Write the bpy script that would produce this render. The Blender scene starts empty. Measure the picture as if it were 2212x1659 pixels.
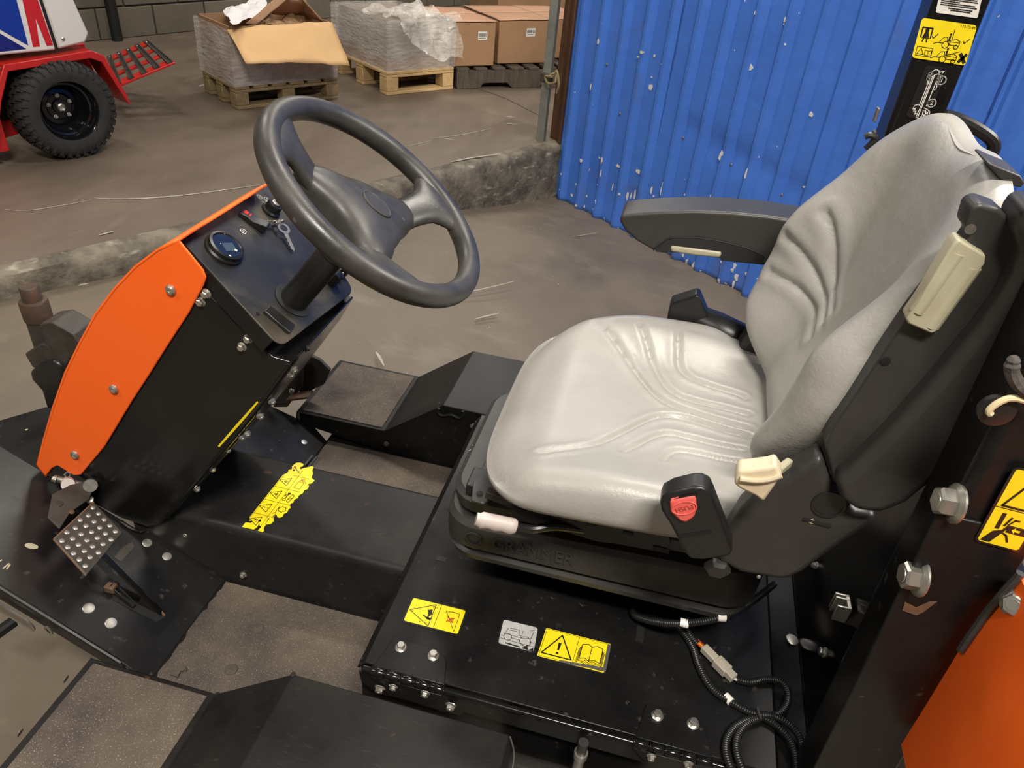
import bpy, math, random
from mathutils import Vector, Matrix, noise as mnoise
random.seed(7)
scene = bpy.context.scene
COL = scene.collection

# ------------------------------------------------------------------ camera
F_PX, PITCH, ROLL, YAW = 1620.0, .5965, -.1022, .1803
EYE = Vector((0, 0, 1.5))
_n = Vector((math.sin(ROLL)*math.cos(PITCH), math.cos(ROLL)*math.cos(PITCH), math.sin(PITCH)))
_z = -_n
_y0 = (Vector((0, 0, 1)) - _n*_n.z).normalized()
_x0 = _y0.cross(_z)
_y = math.cos(YAW)*_y0 + math.sin(YAW)*_x0
_x = _y.cross(_z)
AX = Matrix((_x, _y, _z))                       # rows: world axes seen from the lens
cam = bpy.data.cameras.new('camera')
cam.sensor_width = 36
cam.lens = F_PX/2212*36
cam.clip_start = .02
camo = bpy.data.objects.new('camera', cam)
COL.objects.link(camo)
cx_, cy_, cz_ = AX.col[0], -AX.col[1], -AX.col[2]
camo.matrix_world = Matrix(((cx_.x, cy_.x, cz_.x, EYE.x), (cx_.y, cy_.y, cz_.y, EYE.y), (cx_.z, cy_.z, cz_.z, EYE.z), (0, 0, 0, 1)))
scene.camera = camo

# ------------------------------------------------------------------ light
scene.view_settings.view_transform = 'Standard'
scene.view_settings.look = 'None'
scene.view_settings.gamma = 1
scene.view_settings.use_curve_mapping = False
scene.view_settings.exposure = .35
w = bpy.data.worlds.new('hall')
scene.world = w
w.use_nodes = True
w.node_tree.nodes['Background'].inputs[0].default_value = (.92, .84, .72, 1)
w.node_tree.nodes['Background'].inputs[1].default_value = .10
def lamp(x, y, z, sx, sy, power, col=(1, .94, .85)):
    l = bpy.data.lights.new('ceiling_lamp', 'AREA')
    l.shape = 'RECTANGLE'; l.size = sx; l.size_y = sy; l.energy = power; l.color = col
    o = bpy.data.objects.new('ceiling_lamp', l); o.location = (x, y, z); COL.objects.link(o)
for lx, ly, lp in ((.3, 2.6, 75), (.6, -1.2, 190), (-2.8, 3.6, 40), (-2.8, -.6, 45), (4.2, 2.1, 380), (-1.6, 6.6, 75)):
    lamp(lx, ly, 4.2, 1.3, .35, lp)

# ------------------------------------------------------------------ points on real planes
def ray(px, py): return (AX @ Vector((px-1106, py-829.5, F_PX))).normalized()
def _on(px, py, ax, v):
    d = ray(px, py); return EYE + d*((v-EYE[ax])/d[ax])
def at_x(px, py, v): return _on(px, py, 0, v)
def at_y(px, py, v): return _on(px, py, 1, v)
def at_z(px, py, v): return _on(px, py, 2, v)
def at_p(px, py, P, N):
    d = ray(px, py); return EYE + d*((P-EYE).dot(N)/d.dot(N))
def V(*a): return Vector(a)

# ------------------------------------------------------------------ materials
def nd(nt, t, **k):
    n = nt.nodes.new(t)
    for a, b in k.items(): setattr(n, a, b)
    return n
def mat(name, col, rough=.5, metal=0, col2=None, nscale=8, lo=.35, hi=.7, bump=0, bscale=200, rough2=None, spec=.5, stretch=(1, 1, 1), detail=5, coat=0, bump2=0, b2scale=20):
    m = bpy.data.materials.new(name); m.use_nodes = True; nt = m.node_tree
    b = nt.nodes['Principled BSDF']
    b.inputs['Base Color'].default_value = (*col, 1); b.inputs['Roughness'].default_value = rough
    b.inputs['Metallic'].default_value = metal; b.inputs['Specular IOR Level'].default_value = spec
    if coat: b.inputs['Coat Weight'].default_value = coat; b.inputs['Coat Roughness'].default_value = .08
    tc = nd(nt, 'ShaderNodeTexCoord'); mp = nd(nt, 'ShaderNodeMapping'); mp.inputs['Scale'].default_value = stretch
    nt.links.new(tc.outputs['Object'], mp.inputs[0])
    if col2:
        n = nd(nt, 'ShaderNodeTexNoise'); n.inputs['Scale'].default_value = nscale; n.inputs['Detail'].default_value = detail; n.inputs['Roughness'].default_value = .62
        r = nd(nt, 'ShaderNodeMapRange'); r.inputs[1].default_value = lo; r.inputs[2].default_value = hi
        x = nd(nt, 'ShaderNodeMix', data_type='RGBA'); x.inputs[6].default_value = (*col, 1); x.inputs[7].default_value = (*col2, 1)
        nt.links.new(mp.outputs[0], n.inputs['Vector']); nt.links.new(n.outputs[0], r.inputs[0]); nt.links.new(r.outputs[0], x.inputs[0]); nt.links.new(x.outputs[2], b.inputs['Base Color'])
        if rough2 is not None:
            q = nd(nt, 'ShaderNodeMapRange'); q.inputs[3].default_value = rough; q.inputs[4].default_value = rough2
            nt.links.new(r.outputs[0], q.inputs[0]); nt.links.new(q.outputs[0], b.inputs['Roughness'])
    last = None
    for bs, sc in ((bump, bscale), (bump2, b2scale)):
        if bs:
            n = nd(nt, 'ShaderNodeTexNoise'); n.inputs['Scale'].default_value = sc; n.inputs['Detail'].default_value = 4
            u = nd(nt, 'ShaderNodeBump'); u.inputs['Strength'].default_value = bs; u.inputs['Distance'].default_value = .3/sc
            nt.links.new(tc.outputs['Object'], n.inputs['Vector']); nt.links.new(n.outputs[0], u.inputs['Height'])
            if last: nt.links.new(last.outputs[0], u.inputs['Normal'])
            nt.links.new(u.outputs[0], b.inputs['Normal']); last = u
    return m
def overlay(m, col, nscale, lo, hi, stretch=(1, 1, 1), zfade=None, seed=0., detail=3, amount=1., rough=None):
    """adds a second layer of marks (chips, dust, stains) over a material's colour"""
    nt = m.node_tree; b = nt.nodes['Principled BSDF']; inp = b.inputs['Base Color']
    tc = nd(nt, 'ShaderNodeTexCoord'); mp = nd(nt, 'ShaderNodeMapping'); mp.inputs['Scale'].default_value = stretch; mp.inputs['Location'].default_value = (seed, seed*.7, seed*.3)
    n = nd(nt, 'ShaderNodeTexNoise'); n.inputs['Scale'].default_value = nscale; n.inputs['Detail'].default_value = detail
    r = nd(nt, 'ShaderNodeMapRange'); r.inputs[1].default_value = lo; r.inputs[2].default_value = hi; r.inputs[4].default_value = amount
    nt.links.new(tc.outputs['Object'], mp.inputs[0]); nt.links.new(mp.outputs[0], n.inputs['Vector']); 
    src = n.outputs[0]
    if zfade:
        sp = nd(nt, 'ShaderNodeSeparateXYZ'); nt.links.new(tc.outputs['Object'], sp.inputs[0])
        zr = nd(nt, 'ShaderNodeMapRange'); zr.inputs[1].default_value = zfade[0]; zr.inputs[2].default_value = zfade[1]; zr.inputs[3].default_value = zfade[2]; zr.inputs[4].default_value = 0
        nt.links.new(sp.outputs[2], zr.inputs[0])
        ad = nd(nt, 'ShaderNodeMath', operation='ADD'); nt.links.new(src, ad.inputs[0]); nt.links.new(zr.outputs[0], ad.inputs[1]); src = ad.outputs[0]
    nt.links.new(src, r.inputs[0])
    x = nd(nt, 'ShaderNodeMix', data_type='RGBA'); x.inputs[7].default_value = (*col, 1); x.inputs[6].default_value = inp.default_value
    if inp.links: nt.links.new(inp.links[0].from_socket, x.inputs[6])
    nt.links.new(r.outputs[0], x.inputs[0]); nt.links.new(x.outputs[2], inp)
    if rough is not None:
        ri = b.inputs['Roughness']; q = nd(nt, 'ShaderNodeMix'); q.inputs[2].default_value = ri.default_value; q.inputs[3].default_value = rough
        if ri.links: nt.links.new(ri.links[0].from_socket, q.inputs[2])
        nt.links.new(r.outputs[0], q.inputs[0]); nt.links.new(q.outputs[0], ri)
    return m
M = {}
M['gloss_black'] = mat('gloss_black_paint', (.006, .006, .006), .14, col2=(.010, .0095, .009), nscale=6, rough2=.22, spec=.4, bump=.02, bscale=60)
M['black'] = mat('black_sheet_metal', (.006, .006, .0065), .27, col2=(.013, .0123, .0113), nscale=9, rough2=.40, spec=.26, bump=.03, bscale=90)
overlay(M['black'], (.09, .08, .065), 70, .66, .74, (1, 1, 1), detail=6, amount=.45, rough=.7)
M['satin'] = mat('worn_black_metal', (.009, .009, .0095), .36, col2=(.022, .0205, .0185), nscale=11, lo=.3, hi=.75, rough2=.46, spec=.2, bump=.05, bscale=120)
overlay(M['satin'], (.10, .09, .075), 40, .62, .74, (1, 9, 1), detail=8, amount=.22, rough=.6)
overlay(M['satin'], (.12, .05, .025), 26, .72, .76, seed=4, amount=.7, rough=.8)
M['plastic'] = mat('black_moulded_plastic', (.030, .028, .026), .44, col2=(.039, .036, .033), nscale=20, bump=.22, bscale=900)
M['plastic_dark'] = mat('dark_plastic', (.013, .013, .013), .36, bump=.06, bscale=700)
M['rubbery'] = mat('steering_wheel_grip', (.026, .0245, .023), .30, col2=(.05, .046, .040), nscale=14, rough2=.5, bump=.35, bscale=700)
overlay(M['rubbery'], (.16, .15, .15), 40, .70, .74, seed=2, detail=6, amount=.6)
M['dash'] = mat('dash_panel_plastic', (.016, .016, .016), .40, col2=(.022, .021, .020), nscale=15, bump=.12, bscale=900)
overlay(M['dash'], (.15, .12, .07), 9, .52, .74, seed=1.3, detail=6, amount=.6, rough=.75)
M['vinyl'] = mat('grey_vinyl', (.375, .362, .337), .34, col2=(.33, .318, .294), nscale=7, rough2=.40, bump=.30, bscale=330, bump2=.16, b2scale=60)
overlay(M['vinyl'], (.50, .45, .36), 9, .6, .85, seed=5, amount=.35)
M['orange'] = mat('orange_paint', (.98, .135, .012), .34, col2=(1.0, .15, .018), nscale=5, spec=.4)
M['zinc'] = mat('zinc_plated_steel', (.62, .60, .55), .28, .9, col2=(.50, .48, .42), nscale=120, rough2=.42)
M['bare'] = mat('scuffed_steel', (.42, .40, .37), .34, .85, col2=(.2, .18, .16), nscale=60, rough2=.6)
M['rusty'] = mat('rusty_steel', (.10, .075, .055), .7, .2, col2=(.17, .08, .04), nscale=30, bump=.3, bscale=120)
M['grimy'] = mat('greasy_black_steel', (.028, .025, .021), .5, .1, col2=(.06, .052, .042), nscale=22, rough2=.7, bump=.15, bscale=90)
M['grit'] = mat('anti_slip_grit_tape', (.056, .043, .038), .85, col2=(.125, .098, .070), nscale=7, lo=.35, hi=.68, bump=.9, bscale=650)
overlay(M['grit'], (.42, .37, .32), 600, .64, .74, seed=3, detail=1, amount=.7)
M['concrete'] = mat('concrete_floor', (.178, .142, .102), .60, col2=(.118, .093, .066), nscale=1.4, lo=.35, hi=.68, rough2=.5, stretch=(1, 1, 1), bump=.10, bscale=60, detail=8)
overlay(M['concrete'], (.25, .208, .155), 5, .56, .80, (1, 2.0, 1), seed=2, detail=9, amount=.5)
overlay(M['concrete'], (.072, .058, .042), 2.2, .60, .78, (1.6, 1, 1), seed=8, detail=7, amount=.6)
overlay(M['concrete'], (.55, .50, .42), 55, .765, .775, (1, 1, 1), seed=6, detail=2, amount=.7)
M['slab'] = mat('slab_concrete', (.178, .137, .103), .56, col2=(.112, .085, .064), nscale=1.1, lo=.35, hi=.66, rough2=.45, bump=.08, bscale=50, detail=8, stretch=(1.5, .8, 1))
overlay(M['slab'], (.26, .212, .163), 3, .60, .80, (3, .9, 1), seed=3, detail=8, amount=.5)
overlay(M['slab'], (.066, .052, .040), 2.4, .58, .78, (1.4, .8, 1), seed=9, detail=8, amount=.5)
M['ledge'] = mat('rough_concrete_edge', (.23, .195, .145), .85, col2=(.085, .073, .055), nscale=9, lo=.38, hi=.62, bump=.8, bscale=35, detail=9)
overlay(M['ledge'], (.42, .38, .30), 13, .60, .70, (1, 1, 2.5), seed=3, detail=7, amount=.8)
M['scrape'] = mat('pale_scrape_on_concrete', (.50, .45, .37), .8, col2=(.30, .26, .21), nscale=60, lo=.3, hi=.7)
M['blue'] = mat('blue_wall_sheet', (.066, .205, .72), .32, col2=(.055, .175, .64), nscale=4, rough2=.46, bump2=.12, b2scale=7)
overlay(M['blue'], (.10, .13, .24), 5, .62, .8, seed=3, zfade=(0, .5, .12), amount=.55, rough=.6)
overlay(M['blue'], (.80, .77, .70), 34, .765, .775, (1, 1, .8), zfade=(0, .42, .095), seed=1, detail=2, rough=.8)
M['block'] = mat('painted_block', (.150, .130, .100), .85, col2=(.105, .090, .068), nscale=3, bump=.5, bscale=140)
M['mortar'] = mat('mortar', (.085, .074, .058), .95, col2=(.06, .052, .04), nscale=20, bump=.5, bscale=100)
M['card'] = mat('brown_cardboard', (.37, .215, .115), .75, col2=(.32, .18, .095), nscale=5, bump=.06, bscale=60)
M['card_pink'] = mat('brown_cardboard_top', (.50, .29, .185), .7, col2=(.44, .25, .155), nscale=4)
M['card_pale'] = mat('pale_cardboard', (.68, .43, .20), .75, col2=(.62, .385, .175), nscale=4, bump=.05, bscale=40)
M['card_edge'] = mat('cardboard_edge', (.52, .33, .16), .8)
M['kraft'] = mat('kraft_paper', (.45, .29, .16), .7, col2=(.30, .18, .09), nscale=14)
M['paper'] = mat('white_paper', (.78, .75, .76), .6)
M['pine'] = mat('pale_pine', (.62, .44, .22), .65, col2=(.52, .34, .15), nscale=6, stretch=(1, 9, 9), bump=.1, bscale=60)
M['oldpine'] = mat('dusty_pine', (.33, .24, .12), .75, col2=(.22, .16, .08), nscale=6, stretch=(1, 6, 6))
M['oldwood'] = mat('weathered_dark_wood', (.105, .078, .058), .8, col2=(.05, .037, .028), nscale=7, stretch=(7, 7, 1), bump=.3, bscale=60)
M['timber'] = mat('stained_timber', (.135, .058, .024), .7, col2=(.045, .022, .012), nscale=5, stretch=(8, 8, .6), bump=.3, bscale=50)
M['galv'] = mat('galvanised_steel', (.33, .34, .31), .42, .5, col2=(.21, .22, .20), nscale=10, rough2=.55)
M['red'] = mat('red_paint', (.58, .022, .016), .30, col2=(.45, .016, .014), nscale=4)
M['white'] = mat('white_paint', (.74, .71, .66), .35)
M['navy'] = mat('navy_print', (.010, .016, .17), .35)
M['royal'] = mat('royal_blue_print', (.006, .035, .30), .35)
M['redprint'] = mat('red_print', (.56, .015, .02), .4)
M['rubber'] = mat('tyre_rubber', (.020, .019, .018), .75, col2=(.032, .030, .026), nscale=30, bump=.2, bscale=200)
M['rimpaint'] = mat('black_wheel_paint', (.006, .006, .007), .12)
M['yellow'] = mat('yellow_decal', (.92, .73, .015), .38, col2=(.86, .66, .01), nscale=25)
M['ink'] = mat('black_print', (.012, .012, .010), .45)
M['inkred'] = mat('red_pictogram', (.55, .06, .02), .45)
M['decal_grey'] = mat('grey_decal', (.50, .50, .49), .4, col2=(.40, .40, .39), nscale=30)
M['decal_white'] = mat('white_decal', (.75, .73, .68), .4)
M['decal_black'] = mat('black_decal', (.014, .014, .014), .28)
M['beige'] = mat('aged_cream_plastic', (.46, .43, .31), .36, col2=(.40, .36, .24), nscale=18)
M['cream'] = mat('cream_lever_plastic', (.70, .60, .44), .38, col2=(.58, .46, .28), nscale=22)
M['greywhite'] = mat('pale_grey_grip', (.62, .54, .50), .42)
M['redbutton'] = mat('red_button_plastic', (.80, .13, .11), .4)
M['redlens'] = mat('red_lens', (.55, .03, .015), .3, col2=(.25, .01, .01), nscale=260)
M['screen'] = mat('dark_display_glass', (.012, .017, .032), .07)
M['lcd'] = mat('lcd_panel', (.060, .085, .105), .12)
M['conn'] = mat('grey_connector_plastic', (.40, .36, .29), .45)
M['wire_red'] = mat('red_wire', (.5, .06, .02), .4)
M['wire_yel'] = mat('yellow_wire', (.7, .42, .03), .4)
M['cord'] = mat('cream_cord', (.70, .60, .36), .6)
M['foam'] = mat('torn_foam', (.055, .05, .046), .95, col2=(.12, .11, .10), nscale=60, bump=.8, bscale=90)
M['rope'] = mat('straw_twine', (.33, .25, .13), .8)
M['dark'] = mat('dark_interior', (.006, .006, .006), .6)
def film(name, alpha, col=(.80, .76, .72)):
    m = bpy.data.materials.new(name); m.use_nodes = True; nt = m.node_tree; b = nt.nodes['Principled BSDF']; out = nt.nodes['Material Output']
    b.inputs['Base Color'].default_value = (*col, 1); b.inputs['Roughness'].default_value = .11
    t = nd(nt, 'ShaderNodeBsdfTransparent'); x = nd(nt, 'ShaderNodeMixShader'); tc = nd(nt, 'ShaderNodeTexCoord')
    n = nd(nt, 'ShaderNodeTexNoise'); n.inputs['Scale'].default_value = 9; n.inputs['Detail'].default_value = 5
    r = nd(nt, 'ShaderNodeMapRange'); r.inputs[1].default_value = .3; r.inputs[2].default_value = .75; r.inputs[3].default_value = alpha*.5; r.inputs[4].default_value = min(1, alpha*1.5)
    u = nd(nt, 'ShaderNodeBump'); u.inputs['Strength'].default_value = .6; u.inputs['Distance'].default_value = .02
    mp = nd(nt, 'ShaderNodeMapping'); mp.inputs['Scale'].default_value = (1, 1, 4)
    n2 = nd(nt, 'ShaderNodeTexNoise'); n2.inputs['Scale'].default_value = 16; n2.inputs['Detail'].default_value = 3
    L = nt.links.new
    L(tc.outputs['Object'], n.inputs['Vector']); L(tc.outputs['Object'], mp.inputs[0]); L(mp.outputs[0], n2.inputs['Vector'])
    L(n.outputs[0], r.inputs[0]); L(r.outputs[0], x.inputs[0]); L(t.outputs[0], x.inputs[1]); L(b.outputs[0], x.inputs[2]); L(x.outputs[0], out.inputs[0])
    L(n2.outputs[0], u.inputs['Height']); L(u.outputs[0], b.inputs['Normal'])
    return m
M['film'] = film('stretch_film', .33)
M['bag'] = film('clear_plastic_bag', .36, (.86, .82, .76))

# ------------------------------------------------------------------ mesh helpers
def frame(n, up=Vector((0, 0, 1))):
    n = n.normalized()
    if abs(n.dot(up)) > .98: up = Vector((1, 0, 0))
    u = up.cross(n).normalized(); return u, n.cross(u), n
class MB:
    def __init__(s): s.v = []; s.f = []
    def add(s, vs, fs):
        k = len(s.v); s.v += [Vector(p) for p in vs]; s.f += [tuple(i+k for i in q) for q in fs]; return s
    def box(s, c, d, R=None):
        c = Vector(c); P = []
        for i in range(8):
            p = Vector(((i & 1)-.5, (i >> 1 & 1)-.5, (i >> 2 & 1)-.5)); p = Vector((p.x*d[0], p.y*d[1], p.z*d[2]))
            P.append(c + (R @ p if R else p))
        return s.add(P, [(0, 2, 3, 1), (4, 5, 7, 6), (0, 1, 5, 4), (2, 6, 7, 3), (0, 4, 6, 2), (1, 3, 7, 5)])
    def span(s, a, b): return s.box([(a[i]+b[i])/2 for i in range(3)], [abs(a[i]-b[i]) for i in range(3)])
    def bar(s, a, b, w, h, up=Vector((0, 0, 1))):
        a = Vector(a); b = Vector(b); d = b-a; u, v, n = frame(d, up)
        return s.box((a+b)/2, (w, h, d.length), Matrix((u, v, n)).transposed())
    def prism(s, pts, d):
        d = Vector(d); n = len(pts); pts = [Vector(p) for p in pts]
        nor = sum(((pts[i]-pts[0]).cross(pts[(i+1) % n]-pts[0]) for i in range(n)), Vector())
        if nor.dot(d) > 0: pts = pts[::-1]
        return s.add(pts + [p+d for p in pts], [tuple(range(n)), tuple(range(2*n-1, n-1, -1))] + [(i, i+n, (i+1) % n+n, (i+1) % n) for i in range(n)])
    def loft(s, rings, close=True, caps=True):
        n = len(rings[0]); k = len(s.v); s.v += [Vector(p) for r in rings for p in r]
        for j in range(len(rings)-1):
            for i in range(n if close else n-1):
                a = k+j*n+i; b = k+j*n+(i+1) % n; s.f.append((a, b, b+n, a+n))
        if caps: s.f.append(tuple(k+i for i in range(n))[::-1]); s.f.append(tuple(k+(len(rings)-1)*n+i for i in range(n)))
        return s
    def tube(s, path, r, n=8, closed=False):
        path = [Vector(p) for p in path]; N = len(path); rings = []; up = None
        for i, p in enumerate(path):
            d = (path[(i+1) % N]-path[i-1]) if closed or 0 < i < N-1 else (path[1]-path[0] if i == 0 else path[-1]-path[-2])
            d.normalize()
            if up is None: up = frame(d)[0]
            u = (up-d*up.dot(d)).normalized(); up = u; v = d.cross(u)
            rr = r[i] if isinstance(r, (list, tuple)) else r
            rings.append([p+rr*(math.cos(t)*u+math.sin(t)*v) for t in [2*math.pi*k/n for k in range(n)]])
        if closed: rings.append(rings[0]); return s.loft(rings, True, False)
        return s.loft(rings)
    def lathe(s, prof, o, ax, n=24, up=Vector((0, 0, 1)), caps=True):
        u, v, a = frame(Vector(ax), up); o = Vector(o)
        return s.loft([[o+a*h+r*(math.cos(t)*u+math.sin(t)*v) for t in [2*math.pi*k/n for k in range(n)]] for r, h in prof], True, caps)
    def mesh(s, name, m, smooth=35):
        me = bpy.data.meshes.new(name); me.from_pydata([tuple(p) for p in s.v], [], s.f); me.validate()
        me.materials.append(M[m] if isinstance(m, str) else m)
        if smooth:
            me.polygons.foreach_set('use_smooth', [True]*len(me.polygons)); me.set_sharp_from_angle(angle=math.radians(smooth))
        me.update(); return me
    def build(s, name, m, parent=None, bevel=0, smooth=35, seg=2, sub=0, weld=False):
        return put(name, s.mesh(name, m, smooth), parent, bevel=bevel, seg=seg, sub=sub, weld=weld)
def put(name, me, parent=None, mw=None, bevel=0, seg=2, sub=0, weld=False):
    o = bpy.data.objects.new(name, me); COL.objects.link(o)
    if parent:
        o.parent = parent
        o.matrix_parent_inverse = Matrix.Translation(-parent.location) if parent.type == 'EMPTY' else Matrix.Identity(4)
    if mw is not None: o.matrix_basis = mw
    if weld: o.modifiers.new('weld', 'WELD').merge_threshold = .0002
    if bevel:
        b = o.modifiers.new('bevel', 'BEVEL'); b.width = bevel; b.segments = seg; b.limit_method = 'ANGLE'; b.angle_limit = math.radians(38); b.harden_normals = False
    if sub: b = o.modifiers.new('sub', 'SUBSURF'); b.levels = sub; b.render_levels = sub
    return o
def thing(name, label, cat, loc, group=None):
    o = bpy.data.objects.new(name, None); COL.objects.link(o); o.location = loc; o.empty_display_size = .1
    return tag(o, label, cat, group)
def tag(o, label=None, cat=None, group=None, kind=None):
    if label: o['label'] = label
    if cat: o['category'] = cat
    if group: o['group'] = group
    if kind: o['kind'] = kind
    return o
def smoothpath(P, k=6):
    P = [Vector(p) for p in P]; out = []
    for i in range(len(P)-1):
        a, b, c, d = P[max(i-1, 0)], P[i], P[i+1], P[min(i+2, len(P)-1)]
        for j in range(k):
            t = j/k; out.append(.5*((2*b)+(c-a)*t+(2*a-5*b+4*c-d)*t*t+(3*b-a-3*c+d)*t**3))
    return out+[P[-1]]
def sstep(a, b, x):
    t = min(1, max(0, (x-a)/(b-a))); return t*t*(3-2*t)
def rrect(w, h, r, n=5):
    P = []
    for sx, sy, a0 in ((1, 1, 0), (-1, 1, 90), (-1, -1, 180), (1, -1, 270)):
        for k in range(n+1):
            a = math.radians(a0+90*k/n); P.append((sx*(w/2-r)+r*math.cos(a), sy*(h/2-r)+r*math.sin(a)))
    return P
_bolt = {}
def bolt(parent, p, ax, s=.013, kind='flange', m='zinc', name=None, tw=None):
    """one fastener, s = width over the flange; shared mesh per kind"""
    key = (kind, m)
    if key not in _bolt:
        b = MB()
        if kind == 'flange':
            b.lathe([(.5, 0), (.5, .06), (.40, .14)], (0, 0, 0), (0, 0, 1), 18)
            b.lathe([(.36, .1), (.36, .42), (.30, .48)], (0, 0, 0), (0, 0, 1), 6); b.lathe([(.22, .44), (.2, .50)], (0, 0, 0), (0, 0, 1), 12)
        elif kind == 'stud':
            b.lathe([(.5, 0), (.5, .12)], (0, 0, 0), (0, 0, 1), 16); b.lathe([(.42, .1), (.42, .5)], (0, 0, 0), (0, 0, 1), 6); b.lathe([(.2, .4), (.2, .95), (.15, 1.0)], (0, 0, 0), (0, 0, 1), 12)
        elif kind == 'dome':
            b.lathe([(.5, 0), (.47, .07), (.36, .15), (.18, .2), (.02, .21)], (0, 0, 0), (0, 0, 1), 18)
        elif kind == 'cross':
            b.lathe([(.5, 0), (.46, .16), (.32, .28), (.14, .31), (.12, .2), (.01, .2)], (0, 0, 0), (0, 0, 1), 18)
        elif kind == 'disc':
            b.lathe([(.5, 0), (.5, .05), (.44, .10), (.25, .125), (.02, .13)], (0, 0, 0), (0, 0, 1), 22)
        _bolt[key] = b.mesh('bolt_'+kind, m, 30)
    u, v, n = frame(Vector(ax))
    R = Matrix((u, v, n)).transposed().to_4x4() @ Matrix.Rotation(random.random()*6 if tw is None else tw, 4, 'Z')
    nm = name or {'flange': 'bolt', 'stud': 'stud_nut', 'dome': 'rivet', 'cross': 'screw', 'disc': 'carriage_bolt'}[kind]
    return put(nm, _bolt[key], parent, Matrix.Translation(Vector(p)) @ R @ Matrix.Scale(s, 4))
_txt = {}
def text_shape(t, depth=0):
    if (t, depth) not in _txt:
        cu = bpy.data.curves.new('t', 'FONT'); cu.body = t; cu.align_x = 'CENTER'; cu.align_y = 'CENTER'; cu.extrude = depth; cu.resolution_u = 3
        o = bpy.data.objects.new('t', cu); COL.objects.link(o); dg = bpy.context.evaluated_depsgraph_get(); dg.update()
        me = o.evaluated_get(dg).to_mesh(); _txt[(t, depth)] = ([v.co.copy() for v in me.vertices], [tuple(p.vertices) for p in me.polygons])
        o.evaluated_get(dg).to_mesh_clear(); bpy.data.objects.remove(o); bpy.data.curves.remove(cu)
    return _txt[(t, depth)]
class Print:
    """flat print in a decal's own u,v (0..1 across, 0..1 down)"""
    def __init__(s, O, U, D, lift):
        s.O, s.U, s.D = O, U, D; s.N = U.cross(D).normalized()
        if s.N.dot(EYE-O) < 0: s.N = -s.N
        s.l = lift; s.b = {}; s.lu, s.ld = U.length, D.length
    def p(s, u, v, k=0): return s.O+s.U*u+s.D*v+s.N*(s.l+k)
    def mb(s, m): return s.b.setdefault(m, MB())
    def poly(s, pts, m='ink', k=0):
        P = [s.p(u, v, k) for u, v in pts]; s.mb(m).add(P, [tuple(range(len(P)))])
    def line(s, pts, w=.0012, m='ink', closed=False, k=0):
        P = [s.p(u, v, k) for u, v in pts]
        if closed: P.append(P[0])
        for a, b in zip(P, P[1:]):
            d = (b-a)
            if d.length < 1e-6: continue
            d.normalize(); q = s.N.cross(d)*w/2; a2 = a-d*w*.3; b2 = b+d*w*.3
            s.mb(m).add([a2+q, a2-q, b2-q, b2+q], [(0, 1, 2, 3)])
    def circ(s, u, v, r, w=.001, m='ink', fill=False, n=16, k=0):
        P = [(u+r*math.cos(t)/s.lu, v+r*math.sin(t)/s.ld) for t in [2*math.pi*i/n for i in range(n)]]
        s.poly(P, m, k) if fill else s.line(P, w, m, True, k)
    def text(s, t, u, v, size, m='ink', rot=0):
        vs, fs = text_shape(t); e1 = s.U.normalized(); e2 = -s.D.normalized(); c, q = math.cos(rot), math.sin(rot)
        s.mb(m).add([s.p(u, v)+size*(e1*(a.x*c-a.y*q)+e2*(a.x*q+a.y*c)) for a in vs], fs)
    def build(s, parent, name='pictogram'):
        for m, b in s.b.items(): b.build(name, m, parent, smooth=0)
def decal(parent, name, TL, TR, BL, m, label, rounded=.004, border=None, thick=.0006):
    U, D = TR-TL, BL-TL; N = U.cross(D).normalized()
    if N.dot(EYE-TL) < 0: N = -N
    def shape(g, z0, z1):
        lu, ld = U.length+2*g, D.length+2*g; C = TL+U/2+D/2
        P = [C+U.normalized()*a+D.normalized()*b+N*z0 for a, b in rrect(lu, ld, rounded+g)]
        return MB().prism(P, N*(z1-z0))
    o = shape(0, .0003, .0003+thick).build(name, m, parent, smooth=0)
    if label: o['label'] = label
    if border: shape(border, .0001, .0003+thick*.5).build('decal_backing', 'decal_black', o, smooth=0)
    return o, Print(TL, U, D, .0003+thick+.0003)
def tri_warn(P, u, v, r, w=.0016, inner='!', rot=0, m='ink'):
    pts = [(u+r*math.sin(a+rot)/P.lu, v-r*math.cos(a+rot)/P.ld) for a in (0, 2.094, 4.189)]
    P.line(pts, w, m, True)
    if inner == '!':
        d = (math.sin(rot), -math.cos(rot))
        f = lambda s, t: (u+(d[0]*s-d[1]*t)*r/P.lu, v+(d[1]*s+d[0]*t)*r/P.ld)
        P.poly([f(.45, -.09), f(.45, .09), f(-.08, .05), f(-.08, -.05)], m); P.poly([f(-.2, -.07), f(-.2, .07), f(-.33, .07), f(-.33, -.07)], m)
    elif inner:
        for k in range(5):
            a = random.uniform(0, 6.28); q = r*.28
            P.line([(u+q*math.cos(a)/P.lu, v+q*math.sin(a)/P.ld), (u+q*.9*math.cos(a+2)/P.lu, v+q*.9*math.sin(a+2)/P.ld)], w*.8, m)

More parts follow.
